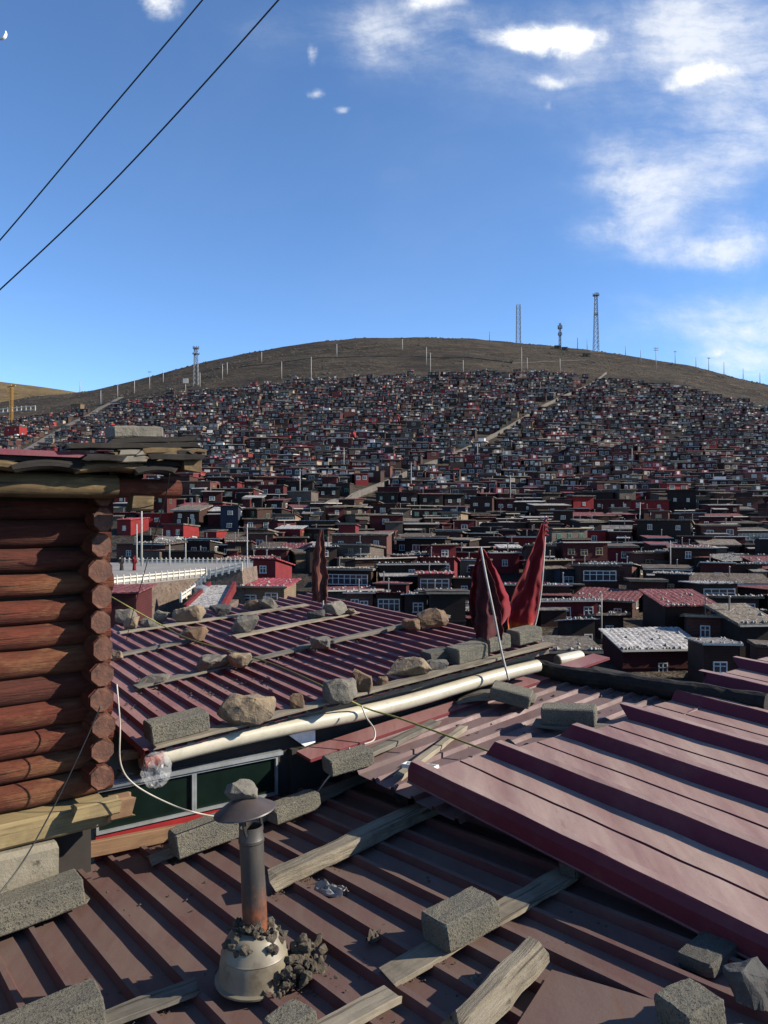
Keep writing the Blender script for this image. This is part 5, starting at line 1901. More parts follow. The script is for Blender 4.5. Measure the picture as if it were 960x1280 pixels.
# roadside / hillside hedge lines and plank fences in the mass
mo = mass.build('hillside_houses', M['mass'])
tag(mo, 'dense mass of tiny dark houses with pale windows covering the far hillside', 'houses', kind='stuff')
print('houses low', N_LOW, 'individual hill', n_ind, 'cand', len(cand), 'mass faces', len(mass.f))

# ------------------------------------------------------------------ roads, stairway, track
o, _ = ground_ribbon('road', None, 8.0, M['road'], 0.3, along=[Vector((x, ROAD_Y, 0)) for x in (-130, -60, 0, 60, 130)])
tag(o, kind='structure')
o, _ = ground_ribbon('path', None, 4.0, M['stair'], 0.3, along=track_pts)
tag(o, kind='structure')
st, dense = ground_ribbon('stairway', None, 0.8, M['road'], 1.2, along=stair_pts, step=2.5)
tag(st, 'long pale stairway with side walls climbing diagonally over the far hillside', 'stairway', kind='thing')
for sd in (-1, 1):
    mb = MB()
    prev = None
    vs, fs = [], []
    for i, p in enumerate(dense):
        t = dense[min(i + 1, len(dense) - 1)] - dense[max(i - 1, 0)]
        t.z = 0
        t.normalize()
        s = Vector((t.y, -t.x, 0))
        zc = max(H(p.x + s.x * w_, p.y + s.y * w_) for w_ in (-0.4, 0, 0.4)) + 1.2
        for (w_, dz) in ((0.36 * sd, -1.6), (0.36 * sd, 0.4), (0.5 * sd, 0.4), (0.5 * sd, -1.6)):
            q = p + s * w_
            vs.append((q.x, q.y, zc + dz))
    for i in range(len(dense) - 1):
        for k in range(4):
            fs.append((i * 4 + k, i * 4 + (k + 1) % 4, (i + 1) * 4 + (k + 1) % 4, (i + 1) * 4 + k))
    mb.add(vs, fs)
    mb.build('side_wall', M['stair'], Matrix(), st)

o, _ = ground_ribbon('path', [(300, 459), (360, 452), (430, 447), (520, 446), (640, 454), (733, 450)], 1.3, M['road'], 0.15)
tag(o, kind='structure')
# roadside retaining wall just above the road
mb = MB()
vs, fs = [], []
xs = [-120 + 4 * i for i in range(61)]
for x in xs:
    z = H(x, ROAD_Y + 6)
    for (dy, dz) in ((0, -2.0), (0, 1.1 + 0.15 * mnoise.noise(Vector((x * 0.3, 0, 0)))), (0.5, 1.1), (0.5, -2.0)):
        vs.append((x, ROAD_Y + 5 + dy, z + dz))
for i in range(len(xs) - 1):
    for k in range(4):
        fs.append((i * 4 + k, (i + 1) * 4 + k, (i + 1) * 4 + (k + 1) % 4, i * 4 + (k + 1) % 4))
mb.add(vs, fs)
tag(mb.build('retaining_wall', WM['grey stone'], origin=(0, ROAD_Y + 5, 0)), 'low dark stone wall running along the upper side of the road', 'wall')

# ------------------------------------------------------------------ plaza
ZP = -6.45


def onz(px, py, z=ZP):
    return ray(px, py) * (z / ray(px, py).z)


a, b = onz(110, 732), onz(257, 717)
c_, d_ = onz(345, 704), onz(60, 703)
mb = MB()
top = [a, b, c_, d_]
mb.add(top + [p - Vector((0, 0, 0.4)) for p in top], [(0, 1, 2, 3), (7, 6, 5, 4)] + [(i, 4 + i, 4 + (i + 1) % 4, (i + 1) % 4) for i in range(4)])
tag(mb.build('plaza_floor', M['plaza'], origin=a), 'pale paved terrace floor above the brown retaining wall', 'plaza', kind='structure')
mb = MB()
q = [a - Vector((0, 0, 0.01)), b - Vector((0, 0, 0.01))]
n_ = Vector((b - a)).cross(Vector((0, 0, 1))).normalized()
for (p0, p1) in ((a, b),):
    f0, f1 = p0 + n_ * 0.02, p1 + n_ * 0.02
    g0, g1 = p0 - n_ * 1.0, p1 - n_ * 1.0
    vs = []
    for p in (f0, f1, g1, g0):
        vs.append(Vector((p.x, p.y, -16)))
    for p in (f0, f1, g1, g0):
        vs.append(Vector((p.x, p.y, ZP - 0.02 - 0.4)))
    mb.add(vs, [(0, 1, 5, 4), (1, 2, 6, 5), (2, 3, 7, 6), (3, 0, 4, 7), (4, 5, 6, 7)])
tag(mb.build('retaining_wall', M['ret_wall'], origin=a), 'tall brown rubble wall under the pale plaza, behind the log cabin corner', 'wall')
D2 = 74.0
pl = [(234, 745), (262, 720), (302, 711), (308, 775), (234, 775)]
mb = MB()
f_ = [at(x, y, D2) for x, y in pl]
g_ = [p + Vector((0.8, 4.0, 0)) for p in f_]
mb.add(f_ + g_, [(0, 1, 2, 3, 4)[::-1], (5, 6, 7, 8, 9)] + [(i, (i + 1) % 5, 5 + (i + 1) % 5, 5 + i) for i in range(5)])
tag(mb.build('retaining_wall', M['ret_wall'], origin=f_[4]), 'brown rubble wall with sloping top beside the plaza steps', 'wall')


def balustrade(p, q, label, hgt=0.5, npost=12):
    e = empty('balustrade', p, label, 'balustrade')
    d = (q - p)
    mb = MB()
    Fm = line_frame(p, q, Vector((0, 0, 1)))
    L_ = d.length
    mb.box(-L_ / 2, L_ / 2, -0.07, 0.07, hgt - 0.12, hgt)
    mb.build('rail', M['white'], Fm, e)
    mb = MB()
    mb.box(-L_ / 2, L_ / 2, -0.06, 0.06, 0.0, hgt * 0.45)
    mb.build('panel', M['white'], Fm, e)
    mb = MB()
    mb.box(-0.09, 0.09, -0.09, 0.09, -0.2, hgt + 0.08)
    mb.box(-0.06, 0.06, -0.06, 0.06, hgt + 0.08, hgt + 0.2)
    me = mb.mesh('post', M['white'])
    for i in range(npost):
        o = bpy.data.objects.new('post', me)
        Mt = Matrix.Translation(p.lerp(q, i / (npost - 1)))
        link(o, Mt, e)
    return e


balustrade(a, b, 'long white balustrade along the front edge of the pale plaza', npost=20)
balustrade(at(262, 720, D2), at(302, 711, D2), 'short white balustrade on top of the sloping brown wall', npost=6)
balustrade(at(233, 746, D2), at(261, 721, D2), 'steep white balustrade beside the plaza steps', npost=7)
balustrade(onz(150, 704), onz(340, 704), 'distant white balustrade along the back of the pale plaza', npost=34)
balustrade(onz(226, 750, -7.6), onz(243, 738, -7.2), 'short white balustrade at the foot of the plaza steps', npost=4)
# small entrance building with pale sunken roof
eb = empty('entrance_hut', at(250, 775, 66), 'low hut with pale roof inside a dark red parapet below the plaza steps', 'hut')
DD = 66.0
mb = MB()
f_ = [at(232, 763, DD - 1), at(276, 763, DD - 1), at(266, 737, DD + 3.0), at(234, 737, DD + 3.0)]
zt_ = f_[0].z
ff = [at(231, 762, DD - 1.5), at(277, 762, DD - 1.5)]
x0, x1 = ff[0].x, ff[1].x
zr = ff[0].z
mb.box(x0, x1, DD - 1.4, DD + 6, -15, zr)
mb.build('wall', M['ret_wall'], Matrix(), eb)
mb = MB()
mb.add([(x0 + .1, DD - 1.3, zr + 0.01), (x1 - .1, DD - 1.3, zr + 0.01), (x1 - .5, DD + 5.9, zr + 1.2), (x0 + .5, DD + 5.9, zr + 1.2),
        (x0 + .1, DD - 1.3, zr + 0.15), (x1 - .1, DD - 1.3, zr + 0.15), (x1 - .5, DD + 5.9, zr + 1.35), (x0 + .5, DD + 5.9, zr + 1.35)],
       [(4, 5, 6, 7), (0, 1, 5, 4), (1, 2, 6, 5), (2, 3, 7, 6), (3, 0, 4, 7), (0, 3, 2, 1)])
mb.build('roof', RM['pale tin'], Matrix(), eb)
for sx in (0, 1):
    xa = x0 - 0.15 if sx == 0 else x1 - 0.1
    sh = 0.4 if sx == 0 else -0.4
    mb = MB()
    mb.add([(xa, DD - 1.45, zr - 0.4), (xa + 0.28, DD - 1.45, zr - 0.4), (xa + 0.28 + sh, DD + 6.0, zr + 0.8), (xa + sh, DD + 6.0, zr + 0.8),
            (xa, DD - 1.45, zr + 0.4), (xa + 0.28, DD - 1.45, zr + 0.4), (xa + 0.28 + sh, DD + 6.0, zr + 1.7), (xa + sh, DD + 6.0, zr + 1.7)],
           [(4, 5, 6, 7), (0, 1, 5, 4), (1, 2, 6, 5), (2, 3, 7, 6), (3, 0, 4, 7), (0, 3, 2, 1)])
    mb.build('parapet', WM['deep red'], Matrix(), eb)
mb = MB()
tc = at(252, 741, DD + 4)
mb.tube([tc - Vector((0, 0, 0.55)), tc + Vector((0, 0, 0.5))], 0.75, 16)
mb.tube([tc + Vector((0, 0, 0.5)), tc + Vector((0, 0, 0.7))], [0.75, 0.2], 16)
tk = mb.build('water_tank', M['steel'], origin=tc)
smooth_by_angle(tk)
tag(tk, 'silver round water tank on the pale roof below the plaza', 'water tank')

# low red-roofed hall at the cabin corner
hero(120, 170, 739, 762, 58, 4, wall='maroon', roof='rusty red tin', nwin=0, label='maroon low hall with eave partly hidden by the log cabin corner', flue=False)


# ------------------------------------------------------------------ people
def person(p, robe, label, hgt=1.62):
    mb = MB()
    mb.tube([p + Vector((0, 0, z * hgt)) for z in (0.0, 0.02, 0.25, 0.48, 0.62, 0.74, 0.80, 0.835, 0.86, 0.90, 0.95, 0.985, 1.0)],
            [x * hgt for x in (0.13, 0.135, 0.115, 0.10, 0.115, 0.13, 0.10, 0.04, 0.035, 0.055, 0.062, 0.045, 0.01)], 12)
    for s in (-1, 1):
        mb.tube([p + Vector((s * 0.125, -0.01, 0.78)) * hgt, p + Vector((s * 0.155, -0.02, 0.62)) * hgt, p + Vector((s * 0.13, -0.07, 0.47)) * hgt], [0.045 * hgt, 0.04 * hgt, 0.025 * hgt], 8)
    o = mb.build('person', M[robe], origin=p, smooth=True)
    return tag(o, label, 'person')


person(onz(152, 713), 'dark_wall', 'person in a dark robe standing on the plaza near the cabin corner')
person(onz(168, 713), 'flag_red', 'person in a red robe standing on the plaza near the tall pole')


# ------------------------------------------------------------------ van
def van(px, py, label):
    g = Vector(((px - 480) / F * (ROAD_Y - 1.5), ROAD_Y - 1.5, 0))
    g.z = H(g.x, g.y) + 0.42
    e = empty('van', g, label, 'van')
    T_ = Matrix.Translation(g) @ Matrix.Rotation(R(8), 4, 'Z')
    prof = [(-2.1, 0.35), (2.0, 0.35), (2.1, 0.9), (1.75, 1.05), (1.15, 1.85), (-1.95, 1.9), (-2.1, 1.2)]
    mb = MB()
    m_ = len(prof)
    mb.add([(x, -0.8, z) for x, z in prof] + [(x, 0.8, z) for x, z in prof], [tuple(range(m_)), tuple(reversed(range(m_, 2 * m_)))] + [(i, m_ + i, m_ + (i + 1) % m_, (i + 1) % m_) for i in range(m_)])
    mb.build('body', M['white'], T_, e)
    for x0_, x1_ in ((-1.8, -0.8), (-0.7, 0.2), (0.3, 1.15)):
        mb = MB()
        mb.box(x0_, x1_, -0.83, -0.79, 1.1, 1.65)
        mb.build('window', M['glass'], T_, e)
    for x_ in (-1.35, 1.35):
        for y_ in (-0.75, 0.75):
            mb = MB()
            mb.tube([(x_, y_ - 0.1, 0.32), (x_, y_ + 0.1, 0.32)], 0.32, 14)
            mb.build('wheel', M['dark_plastic'], T_, e)


van(311, 620, 'white van parked on the road below the far hillside')


# ------------------------------------------------------------------ poles, towers, crane
def base_point(px, py):
    p = ground_hit(px, py)
    if p is None or p.y > 860:
        p = at(px, py, 850)
        p.z = H(p.x, p.y)
    return p


def upole(px, pt, pb, label, arms=0, r_=None, depth=None, lamp=False, sign=False):
    p = base_point(px, pb) if depth is None else at(px, pb, depth)
    h_ = (pb - pt) / F * p.y
    e = empty('utility_pole' if not lamp else 'street_lamp', p, label, 'pole' if not lamp else 'street lamp')
    rad = r_ or max(0.10, 0.00050 * p.y)
    mb = MB()
    mb.tube([p - Vector((0, 0, 1.5)), p + Vector((0, 0, h_ * 0.5)), p + Vector((0, 0, h_))], [rad, rad * 0.9, rad * 0.7], 8)
    mb.build('post', M['pole'], parent=e, origin=p, smooth=True)
    for i in range(arms):
        mb = MB()
        z_ = h_ * (0.95 - 0.09 * i)
        wd = max(0.9, h_ * 0.10)
        mb.tube([p + Vector((-wd, 0, z_)), p + Vector((wd, 0, z_))], rad * 0.6, 6)
        for s in (-0.9, -0.4, 0.4, 0.9):
            mb.tube([p + Vector((wd * s, 0, z_)), p + Vector((wd * s, 0, z_ + rad * 2.4))], rad * 0.4, 5)
        mb.build('crossarm', M['steel'], parent=e, origin=p)
    if lamp:
        for s in (-1, 1):
            mb = MB()
            mb.tube([p + Vector((0, 0, h_ * 0.93)), p + Vector((s * 0.5, 0, h_)), p + Vector((s * 0.9, 0, h_ * 1.01))], rad * 0.6, 6)
            mb.tube([p + Vector((s * 0.85, 0, h_ * 1.01)), p + Vector((s * 1.4, 0, h_ * 1.0))], [0.16, 0.1], 8)
            mb.build('lamp_head', M['white'], parent=e, origin=p)
    if sign:
        mb = MB()
        mb.box(-2.2, 2.2, -0.3, 0.3, h_ * 0.72, h_ * 1.05)
        mb.build('sign_board', M['white'], Matrix.Translation(p), e)
    return e


upole(177, 624, 712, 'tall pale pole rising from the plaza beside the log cabin corner', 0, 0.13, 92)
upole(171, 655, 706, 'thin short pole standing just left of the tall plaza pole', 0, 0.10, 98)
upole(212, 674, 710, 'double-headed street lamp on the plaza', 0, 0.09, 93, lamp=True)
upole(232, 672, 708, 'double-headed street lamp farther right at the back of the plaza', 0, 0.09, 95, lamp=True)
upole(375, 586, 628, 'tall pale pole by the road right of the white van', 1)
upole(309, 655, 740, 'thin pole rising behind the tan brick house', 1, 0.07, 80)
upole(599, 712, 772, 'thin pole behind the hanging red flag', 0, 0.07, 72)
upole(389, 446, 480, 'tall thin pole on the bare slope above the middle of the village', 0)
upole(187, 464, 486, 'pole on the ridge between the lattice tower with platform and the crane', 1)
upole(168, 474, 492, 'thin pole left of the lattice tower, first on the rising ridge', 0)
upole(147, 481, 497, 'short pole at the low saddle of the ridge', 1)
upole(126, 488, 506, 'short pole over the tan house on the far slope', 0)
upole(327, 440, 453, 'small pole on the bare slope right of the lattice tower', 0)
upole(421, 430, 446, 'small pole high on the bare slope near the summit', 0)
upole(278, 455, 475, 'pole beside the lattice tower with platform, on its right', 1)
upole(284, 453, 468, 'thinner pole just right of the pole beside the lattice tower', 0)
upole(204, 462, 478, 'slim pole just left of the lattice tower with platform', 0)
upole(503, 424, 438, 'short pole on the bare summit slope, leftmost of the summit poles', 0)
upole(533, 434, 456, 'pole halfway down the bare slope under the summit', 0)
upole(538, 441, 470, 'taller pole at the upper village edge under the summit', 0)
upole(579, 450, 468, 'short pole at the upper village edge between summit and masts', 0)
upole(652, 434, 470, 'tall pole at the upper village edge below the slender lattice mast', 0)
upole(659, 447, 462, 'short pole right next to the tall one below the slender lattice mast', 0)
upole(722, 419, 433, 'thin pole between the short antenna mast and the tallest tower', 0)
upole(734, 422, 435, 'short pole just left of the tallest tower base', 0)
upole(782, 431, 443, 'small pole on the ridge right of the tallest tower', 0)
upole(820, 434, 462, 'pole with double crossarm on the falling ridge right of the towers', 2)
upole(844, 438, 453, 'pole with one crossarm, next down the ridge from the double crossarm pole', 1)
upole(870, 445, 457, 'small plain pole between two crossarm poles on the falling ridge', 0)
upole(886, 445, 461, 'crossarm pole near the white cloud at the end of the ridge', 1)
upole(929, 459, 473, 'last small pole at the low end of the ridge', 0)
upole(905, 448, 464, 'thin pole on the falling ridge between crossarm pole and last small pole', 0)
upole(950, 466, 480, 'thin pole where the ridge meets the frame edge', 0)
upole(801, 437, 452, 'thin pole on the ridge just left of the double crossarm pole', 0)
upole(612, 410, 421, 'tiny mast on the flat summit left of the slender lattice mast', 0)
upole(700, 448, 466, 'thin pole at the upper village edge below the short antenna mast', 0)
upole(250, 466, 484, 'thin pole at the foot of the lattice tower with platform', 0)
upole(100, 476, 490, 'thin pole on the low saddle left of the crossarm pole', 0)
upole(352, 452, 474, 'thin pole on the bare slope left of the tall thin one', 0)
upole(232, 474, 492, 'pole carrying a white box sign left of the lattice tower', 0, sign=True)
upole(638, 594, 634, 'tall pole in the lower hillside rows, right half, with crossarms', 2)
upole(800, 628, 660, 'pole standing between the road and the yellow hut', 1, 0.13, 165)
upole(514, 578, 616, 'pole beside the long stairway on its lower part', 1)
upole(597, 554, 580, 'thin pole beside the long stairway halfway up', 0)
upole(752, 742, 800, 'thin pole rising right of the red flags behind the long maroon hut', 0, 0.07, 70)
upole(838, 676, 720, 'thin pole among the dark roofs below the yellow hut', 1, 0.09, 105)
upole(790, 560, 585, 'thin pole among hillside rows above the bright red box hut', 0)
upole(430, 560, 590, 'thin pole among hillside rows left of the long stairway', 0)


def lattice(px, pt, pb, w0, w1, label, sections, head=None, depth=846):
    p = at(px, pb, depth)
    p.z = min(p.z, H(p.x, p.y))
    h_ = (640 - pt) / F * depth - p.z
    e = empty('lattice_tower', p, label, 'tower')
    rad = 0.26
    mb = MB()
    cor = [(-1, -1), (1, -1), (1, 1), (-1, 1)]
    for sx, sy in cor:
        mb.tube([p + Vector((sx * w0 / 2, sy * w0 / 2, -1)), p + Vector((sx * w1 / 2, sy * w1 / 2, h_))], rad, 5)
    mb.build('legs', M['steel'], parent=e, origin=p)
    mb = MB()
    for i in range(sections):
        z0_, z1_ = h_ * i / sections, h_ * (i + 1) / sections
        a_, b_ = (w0 + (w1 - w0) * i / sections) / 2, (w0 + (w1 - w0) * (i + 1) / sections) / 2
        for k in range(4):
            c0, c1 = cor[k], cor[(k + 1) % 4]
            mb.tube([p + Vector((c0[0] * a_, c0[1] * a_, z0_)), p + Vector((c1[0] * b_, c1[1] * b_, z1_))], rad * 0.55, 4, cap=False)
            mb.tube([p + Vector((c1[0] * a_, c1[1] * a_, z0_)), p + Vector((c0[0] * b_, c0[1] * b_, z1_))], rad * 0.55, 4, cap=False)
            mb.tube([p + Vector((c0[0] * b_, c0[1] * b_, z1_)), p + Vector((c1[0] * b_, c1[1] * b_, z1_))], rad * 0.55, 4, cap=False)
    mb.build('bracing', M['steel'], parent=e, origin=p)
    if head:
        for (z_, w_, hh) in head:
            mb = MB()
            mb.box(-w_ / 2, w_ / 2, -w_ / 2, w_ / 2, 0, hh * 0.25)
            for k in range(6):
                an = k * math.pi / 3
                mb.box(w_ * 0.55 * math.cos(an) - 0.3, w_ * 0.55 * math.cos(an) + 0.3, w_ * 0.55 * math.sin(an) - 0.2, w_ * 0.55 * math.sin(an) + 0.2, -hh * 0.2, hh * 1.1)
            mb.build('antenna_platform', M['steel'], Matrix.Translation(p + Vector((0, 0, h_ * z_))), e)
    return e


lattice(745, 366, 437, 5.6, 2.4, 'tallest lattice tower on the ridge with a wide antenna head', 13, [(0.95, 6.0, 2.4), (0.62, 3.6, 2.0)])
lattice(648, 381, 424, 4.6, 3.8, 'slender square lattice mast on the ridge, nearest the summit', 8)
lattice(700, 404, 437, 2.2, 1.6, 'short antenna mast with dipole bars between two lattice towers', 7, [(0.8, 4.2, 3.2), (0.55, 3.6, 2.6)])
lattice(245, 434, 480, 4.2, 2.6, 'lattice tower with top platform on the left shoulder of the hill', 9, [(0.96, 4.6, 2.0), (0.82, 5.2, 1.2)], depth=690)

# small sheds on the ridge
for (px, py, w_, lb) in ((733, 446, 7, 'small pale shed below the tallest tower on the bare slope'), (697, 436, 6, 'low grey shed at the foot of the short antenna mast'), (706, 438, 5, 'tiny dark shed beside the short antenna mast')):
    p = base_point(px, py)
    e = empty('shed', p, lb, 'shed')
    mb = MB()
    mb.box(-w_ / 2, w_ / 2, -2, 2, -1.5, 3.0)
    mb.build('wall', WM['grey stone'], Matrix.Translation(p), e)
    mb = MB()
    mb.add([(-w_ / 2 - .4, -2.5, 3.0), (w_ / 2 + .4, -2.5, 3.0), (w_ / 2 + .4, 2.5, 3.5), (-w_ / 2 - .4, 2.5, 3.5), (-w_ / 2 - .4, -2.5, 3.25), (w_ / 2 + .4, -2.5, 3.25), (w_ / 2 + .4, 2.5, 3.75), (-w_ / 2 - .4, 2.5, 3.75)],
           [(4, 5, 6, 7), (0, 1, 5, 4), (1, 2, 6, 5), (2, 3, 7, 6), (3, 0, 4, 7), (0, 3, 2, 1)])
    mb.build('roof', RM['grey tin'], Matrix.Translation(p), e)
    mb = MB()
    mb.box(-0.6, 0.6, -2.06, -1.98, 0, 2.1)
    mb.build('door', WM['charcoal'], Matrix.Translation(p), e)

# tower crane, orange
p = at(14, 508, 640)
p.z = H(p.x, p.y) - 1
e = empty('tower_crane', p, 'small orange tower crane beyond the white railings on the far slope', 'crane')
ht = (640 - 484) / F * 640 - p.z
mb = MB()
for sx in (-1, 1):
    for sy in (-1, 1):
        mb.tube([p + Vector((sx * 0.9, sy * 0.9, 0)), p + Vector((sx * 0.9, sy * 0.9, ht))], 0.3, 5)
for i in range(10):
    z_ = ht * i / 10
    for sx in (-1, 1):
        mb.tube([p + Vector((-0.9 * sx, -0.9, z_)), p + Vector((0.9 * sx, -0.9, z_ + ht / 10))], 0.16, 4)
mb.build('mast', M['crane'], parent=e, origin=p)
mb = MB()
tp = p + Vector((0, 0, ht))
mb.tube([tp + Vector((-3, 0, 0)), tp + Vector((6, -5, 0.5))], 0.5, 5)
mb.tube([tp, tp + Vector((0, 0, 3))], [0.7, 0.2], 5)
mb.tube([tp + Vector((0, 0, 3)), tp + Vector((6, -5, 0.5))], 0.12, 4)
mb.build('jib', M['crane'], parent=e, origin=p)

# white colonnade railing on the far left
pa, pb = ground_hit(-30, 520), ground_hit(44, 513)
e = empty('white_railing', pa, 'long white two-tier railing on the far slope near the orange crane', 'railing')
n = 14
for k in range(n):
    q = pa.lerp(pb, k / (n - 1))
    q.z = H(q.x, q.y)
    mb = MB()
    mb.box(-0.35, 0.35, -0.35, 0.35, -1, 4.6)
    mb.build('post', M['white'], Matrix.Translation(q), e)
for dz in (0.9, 4.3):
    mb = MB()
    mb.tube([Vector((pa.x, pa.y, H(pa.x, pa.y) + dz)), Vector((pb.x, pb.y, H(pb.x, pb.y) + dz))], 0.38, 6)
    mb.build('rail', M['white'], parent=e, origin=pa)

# ------------------------------------------------------------------ labels of the houses
MARKS = [('walled plaza', 235, 720), ('brown furled flag', 401, 710), ('red-brown block', 452, 690), ('hanging red flag', 610, 740), ('corner flag', 660, 720),
         ('long maroon hut', 826, 815), ('tall dark house', 860, 770), ('yellow hut', 810, 665), ('deep red window hut', 780, 694), ('red box hut', 794, 622),
         ('white van', 311, 620), ('stairway foot', 410, 636), ('stairway middle', 600, 556), ('tall roadside pole', 375, 610), ('crossarm pole', 638, 615),
         ('lower stairway pole', 514, 598), ('glazed dark house', 751, 718), ('road end', 940, 640), ('bright red awning house', 222, 666), ('thin dark-roof pole', 838, 698)]
wins = {0: 'no window', 1: 'one window', 2: 'two windows', 3: 'three windows', 4: 'four windows', 5: 'five windows', 6: 'six windows'}
ORD = ['nearest', 'second', 'third', 'fourth', 'fifth', 'sixth', 'seventh', 'eighth', 'ninth', 'tenth', 'eleventh', 'twelfth', 'thirteenth', 'fourteenth', 'fifteenth', 'sixteenth']
rec = {}
for root, a_ in HOUSES:
    if a_['label']:
        root['label'] = a_['label']
        continue
    nm, mx, my = min(MARKS, key=lambda m: math.hypot(m[1] - a_['px'], (m[2] - a_['py']) * 1.6))
    dx, dy = a_['px'] - mx, (a_['py'] - my) * 1.6
    if abs(dy) > abs(dx):
        rel = 'above' if dy < 0 else 'below'
    else:
        rel = 'right of' if dx > 0 else 'left of'
    fr = {'win_white': '', 'win_green': 'green ', 'win_ochre': 'ochre '}[a_['frame']]
    wn = wins[a_['nwin']] if a_['nwin'] >= 0 else 'glazed front'
    if fr and a_['nwin'] > 0:
        n1, n2 = wn.split()
        wn = n1 + ' ' + fr.strip() + ' ' + n2
    look = '%s %s, %s roof, %s' % (a_['wall'], 'house' if a_['storeys'] > 1 else 'hut', a_['roof'].replace('rusty red tin', 'rusty tin'), wn)
    rec.setdefault((look, rel, nm), []).append((math.hypot(dx, dy), root))
for (look, rel, nm), L_ in rec.items():
    L_.sort(key=lambda t: t[0])
    for i, (_, root) in enumerate(L_):
        if len(L_) == 1:
            root['label'] = '%s, %s the %s' % (look, rel, nm)
        else:
            root['label'] = '%s, %s %s the %s' % (look, ORD[min(i, 15)], rel, nm)

# ------------------------------------------------------------------ moon
mo_c = at(1.5, 43, 3000)
mr = 7.2 / F * 3000
mb = MB()
# sunlit half-shell of the moon : a lune between limb and terminator
vs, fs = [], []
ax = Vector((0.80, 0, -0.60)).normalized()           # towards the lit limb
up = Vector((0.60, 0, 0.80))
fw = Vector((0, -1, 0))
for i in range(17):
    th = math.pi * i / 16
    for k in range(6):
        ph = R(-6) + R(36) * k / 5
        d = up * math.cos(th) + (ax * math.cos(ph) + fw * math.sin(ph)) * math.sin(th)
        vs.append(mo_c + d * mr)
for i in range(16):
    for k in range(5):
        fs.append((i * 6 + k, i * 6 + k + 1, (i + 1) * 6 + k + 1, (i + 1) * 6 + k))
mb.add(vs, fs)
tag(mb.build('moon', M['moon'], origin=mo_c, smooth=True), 'pale daytime crescent moon at the upper edge of the blue sky', 'moon')

# ------------------------------------------------------------------ light
SUN_AZ, SUN_EL = 94.0, 30.0
sd = bpy.data.lights.new('sun', 'SUN')
sd.energy = 5.0
sd.angle = R(0.5)
sd.color = (1.0, 0.90, 0.76)
so = bpy.data.objects.new('sun', sd)
COL.objects.link(so)
dirv = Vector((math.sin(R(SUN_AZ)) * math.cos(R(SUN_EL)), math.cos(R(SUN_AZ)) * math.cos(R(SUN_EL)), math.sin(R(SUN_EL))))
so.rotation_euler = (-dirv).to_track_quat('-Z', 'Y').to_euler()

w = bpy.data.worlds.new('World')
scene.world = w
w.use_nodes = True
nt = w.node_tree
N, L = nt.nodes, nt.links
bg = N['Background']
sky = N.new('ShaderNodeTexSky')
sky.sky_type = 'NISHITA'
sky.sun_disc = False
sky.sun_elevation = R(SUN_EL)
sky.sun_rotation = R(SUN_AZ)
sky.altitude = 4000
sky.air_density = 1.0
sky.dust_density = 0.4
sky.ozone_density = 2.6
SKY_STRENGTH = 0.105
bg.inputs['Strength'].default_value = SKY_STRENGTH

tc = N.new('ShaderNodeTexCoord')
sep = N.new('ShaderNodeSeparateXYZ')
L.new(tc.outputs['Generated'], sep.inputs[0])


def math_node(op, a, b=None, clamp=False):
    n = N.new('ShaderNodeMath')
    n.operation = op
    n.use_clamp = clamp
    for s, v in ((n.inputs[0], a), (n.inputs[1], b)):
        if v is None:
            continue
        if isinstance(v, (int, float)):
            s.default_value = v
        else:
            L.new(v, s)
    return n.outputs[0]


yy = math_node('MAXIMUM', sep.outputs['Y'], 0.12)
X = math_node('DIVIDE', sep.outputs['X'], yy)
Z = math_node('DIVIDE', sep.outputs['Z'], yy)
comb = N.new('ShaderNodeCombineXYZ')
L.new(X, comb.inputs[0])
L.new(Z, comb.inputs[1])
P2 = comb.outputs[0]
wn = N.new('ShaderNodeTexNoise')
wn.inputs['Scale'].default_value = 9.0
wn.inputs['Detail'].default_value = 7
wn.inputs['Roughness'].default_value = 0.6
L.new(P2, wn.inputs['Vector'])
w1 = N.new('ShaderNodeVectorMath')
w1.operation = 'SUBTRACT'
w1.inputs[1].default_value = (0.5, 0.5, 0.5)
L.new(wn.outputs['Color'], w1.inputs[0])
w2 = N.new('ShaderNodeVectorMath')
w2.operation = 'MULTIPLY'
w2.inputs[1].default_value = (0.085, 0.05, 0)
L.new(w1.outputs[0], w2.inputs[0])
w3 = N.new('ShaderNodeVectorMath')
w3.operation = 'ADD'
L.new(P2, w3.inputs[0])
L.new(w2.outputs[0], w3.inputs[1])
PW = w3.outputs[0]


def warp_noise(scale, detail, rough, off=(0, 0, 0), sx=1.0, dist=0.0):
    mp = N.new('ShaderNodeMapping')
    mp.inputs['Location'].default_value = off
    mp.inputs['Scale'].default_value = (sx, 1, 1)
    L.new(P2, mp.inputs['Vector'])
    n = N.new('ShaderNodeTexNoise')
    n.inputs['Scale'].default_value = scale
    n.inputs['Detail'].default_value = detail
    n.inputs['Roughness'].default_value = rough
    n.inputs['Distortion'].default_value = dist
    L.new(mp.outputs[0], n.inputs['Vector'])
    return n.outputs['Fac']


def blob(px, py, rx, ry, rot=0.0):
    mp = N.new('ShaderNodeMapping')
    mp.vector_type = 'TEXTURE'
    mp.inputs['Location'].default_value = ((px - 480) / F, (640 - py) / F, 0)
    mp.inputs['Rotation'].default_value = (0, 0, R(rot))
    mp.inputs['Scale'].default_value = (rx / F, ry / F, 1)
    L.new(PW, mp.inputs['Vector'])
    g = N.new('ShaderNodeVectorMath')
    g.operation = 'LENGTH'
    L.new(mp.outputs[0], g.inputs[0])
    return math_node('EXPONENT', math_node('MULTIPLY', math_node('MULTIPLY', g.outputs['Value'], g.outputs['Value']), -1.0))


def add_all(items):
    acc = None
    for wgt, b in items:
        t = math_node('MULTIPLY', b, wgt)
        acc = t if acc is None else math_node('ADD', acc, t)
    return acc


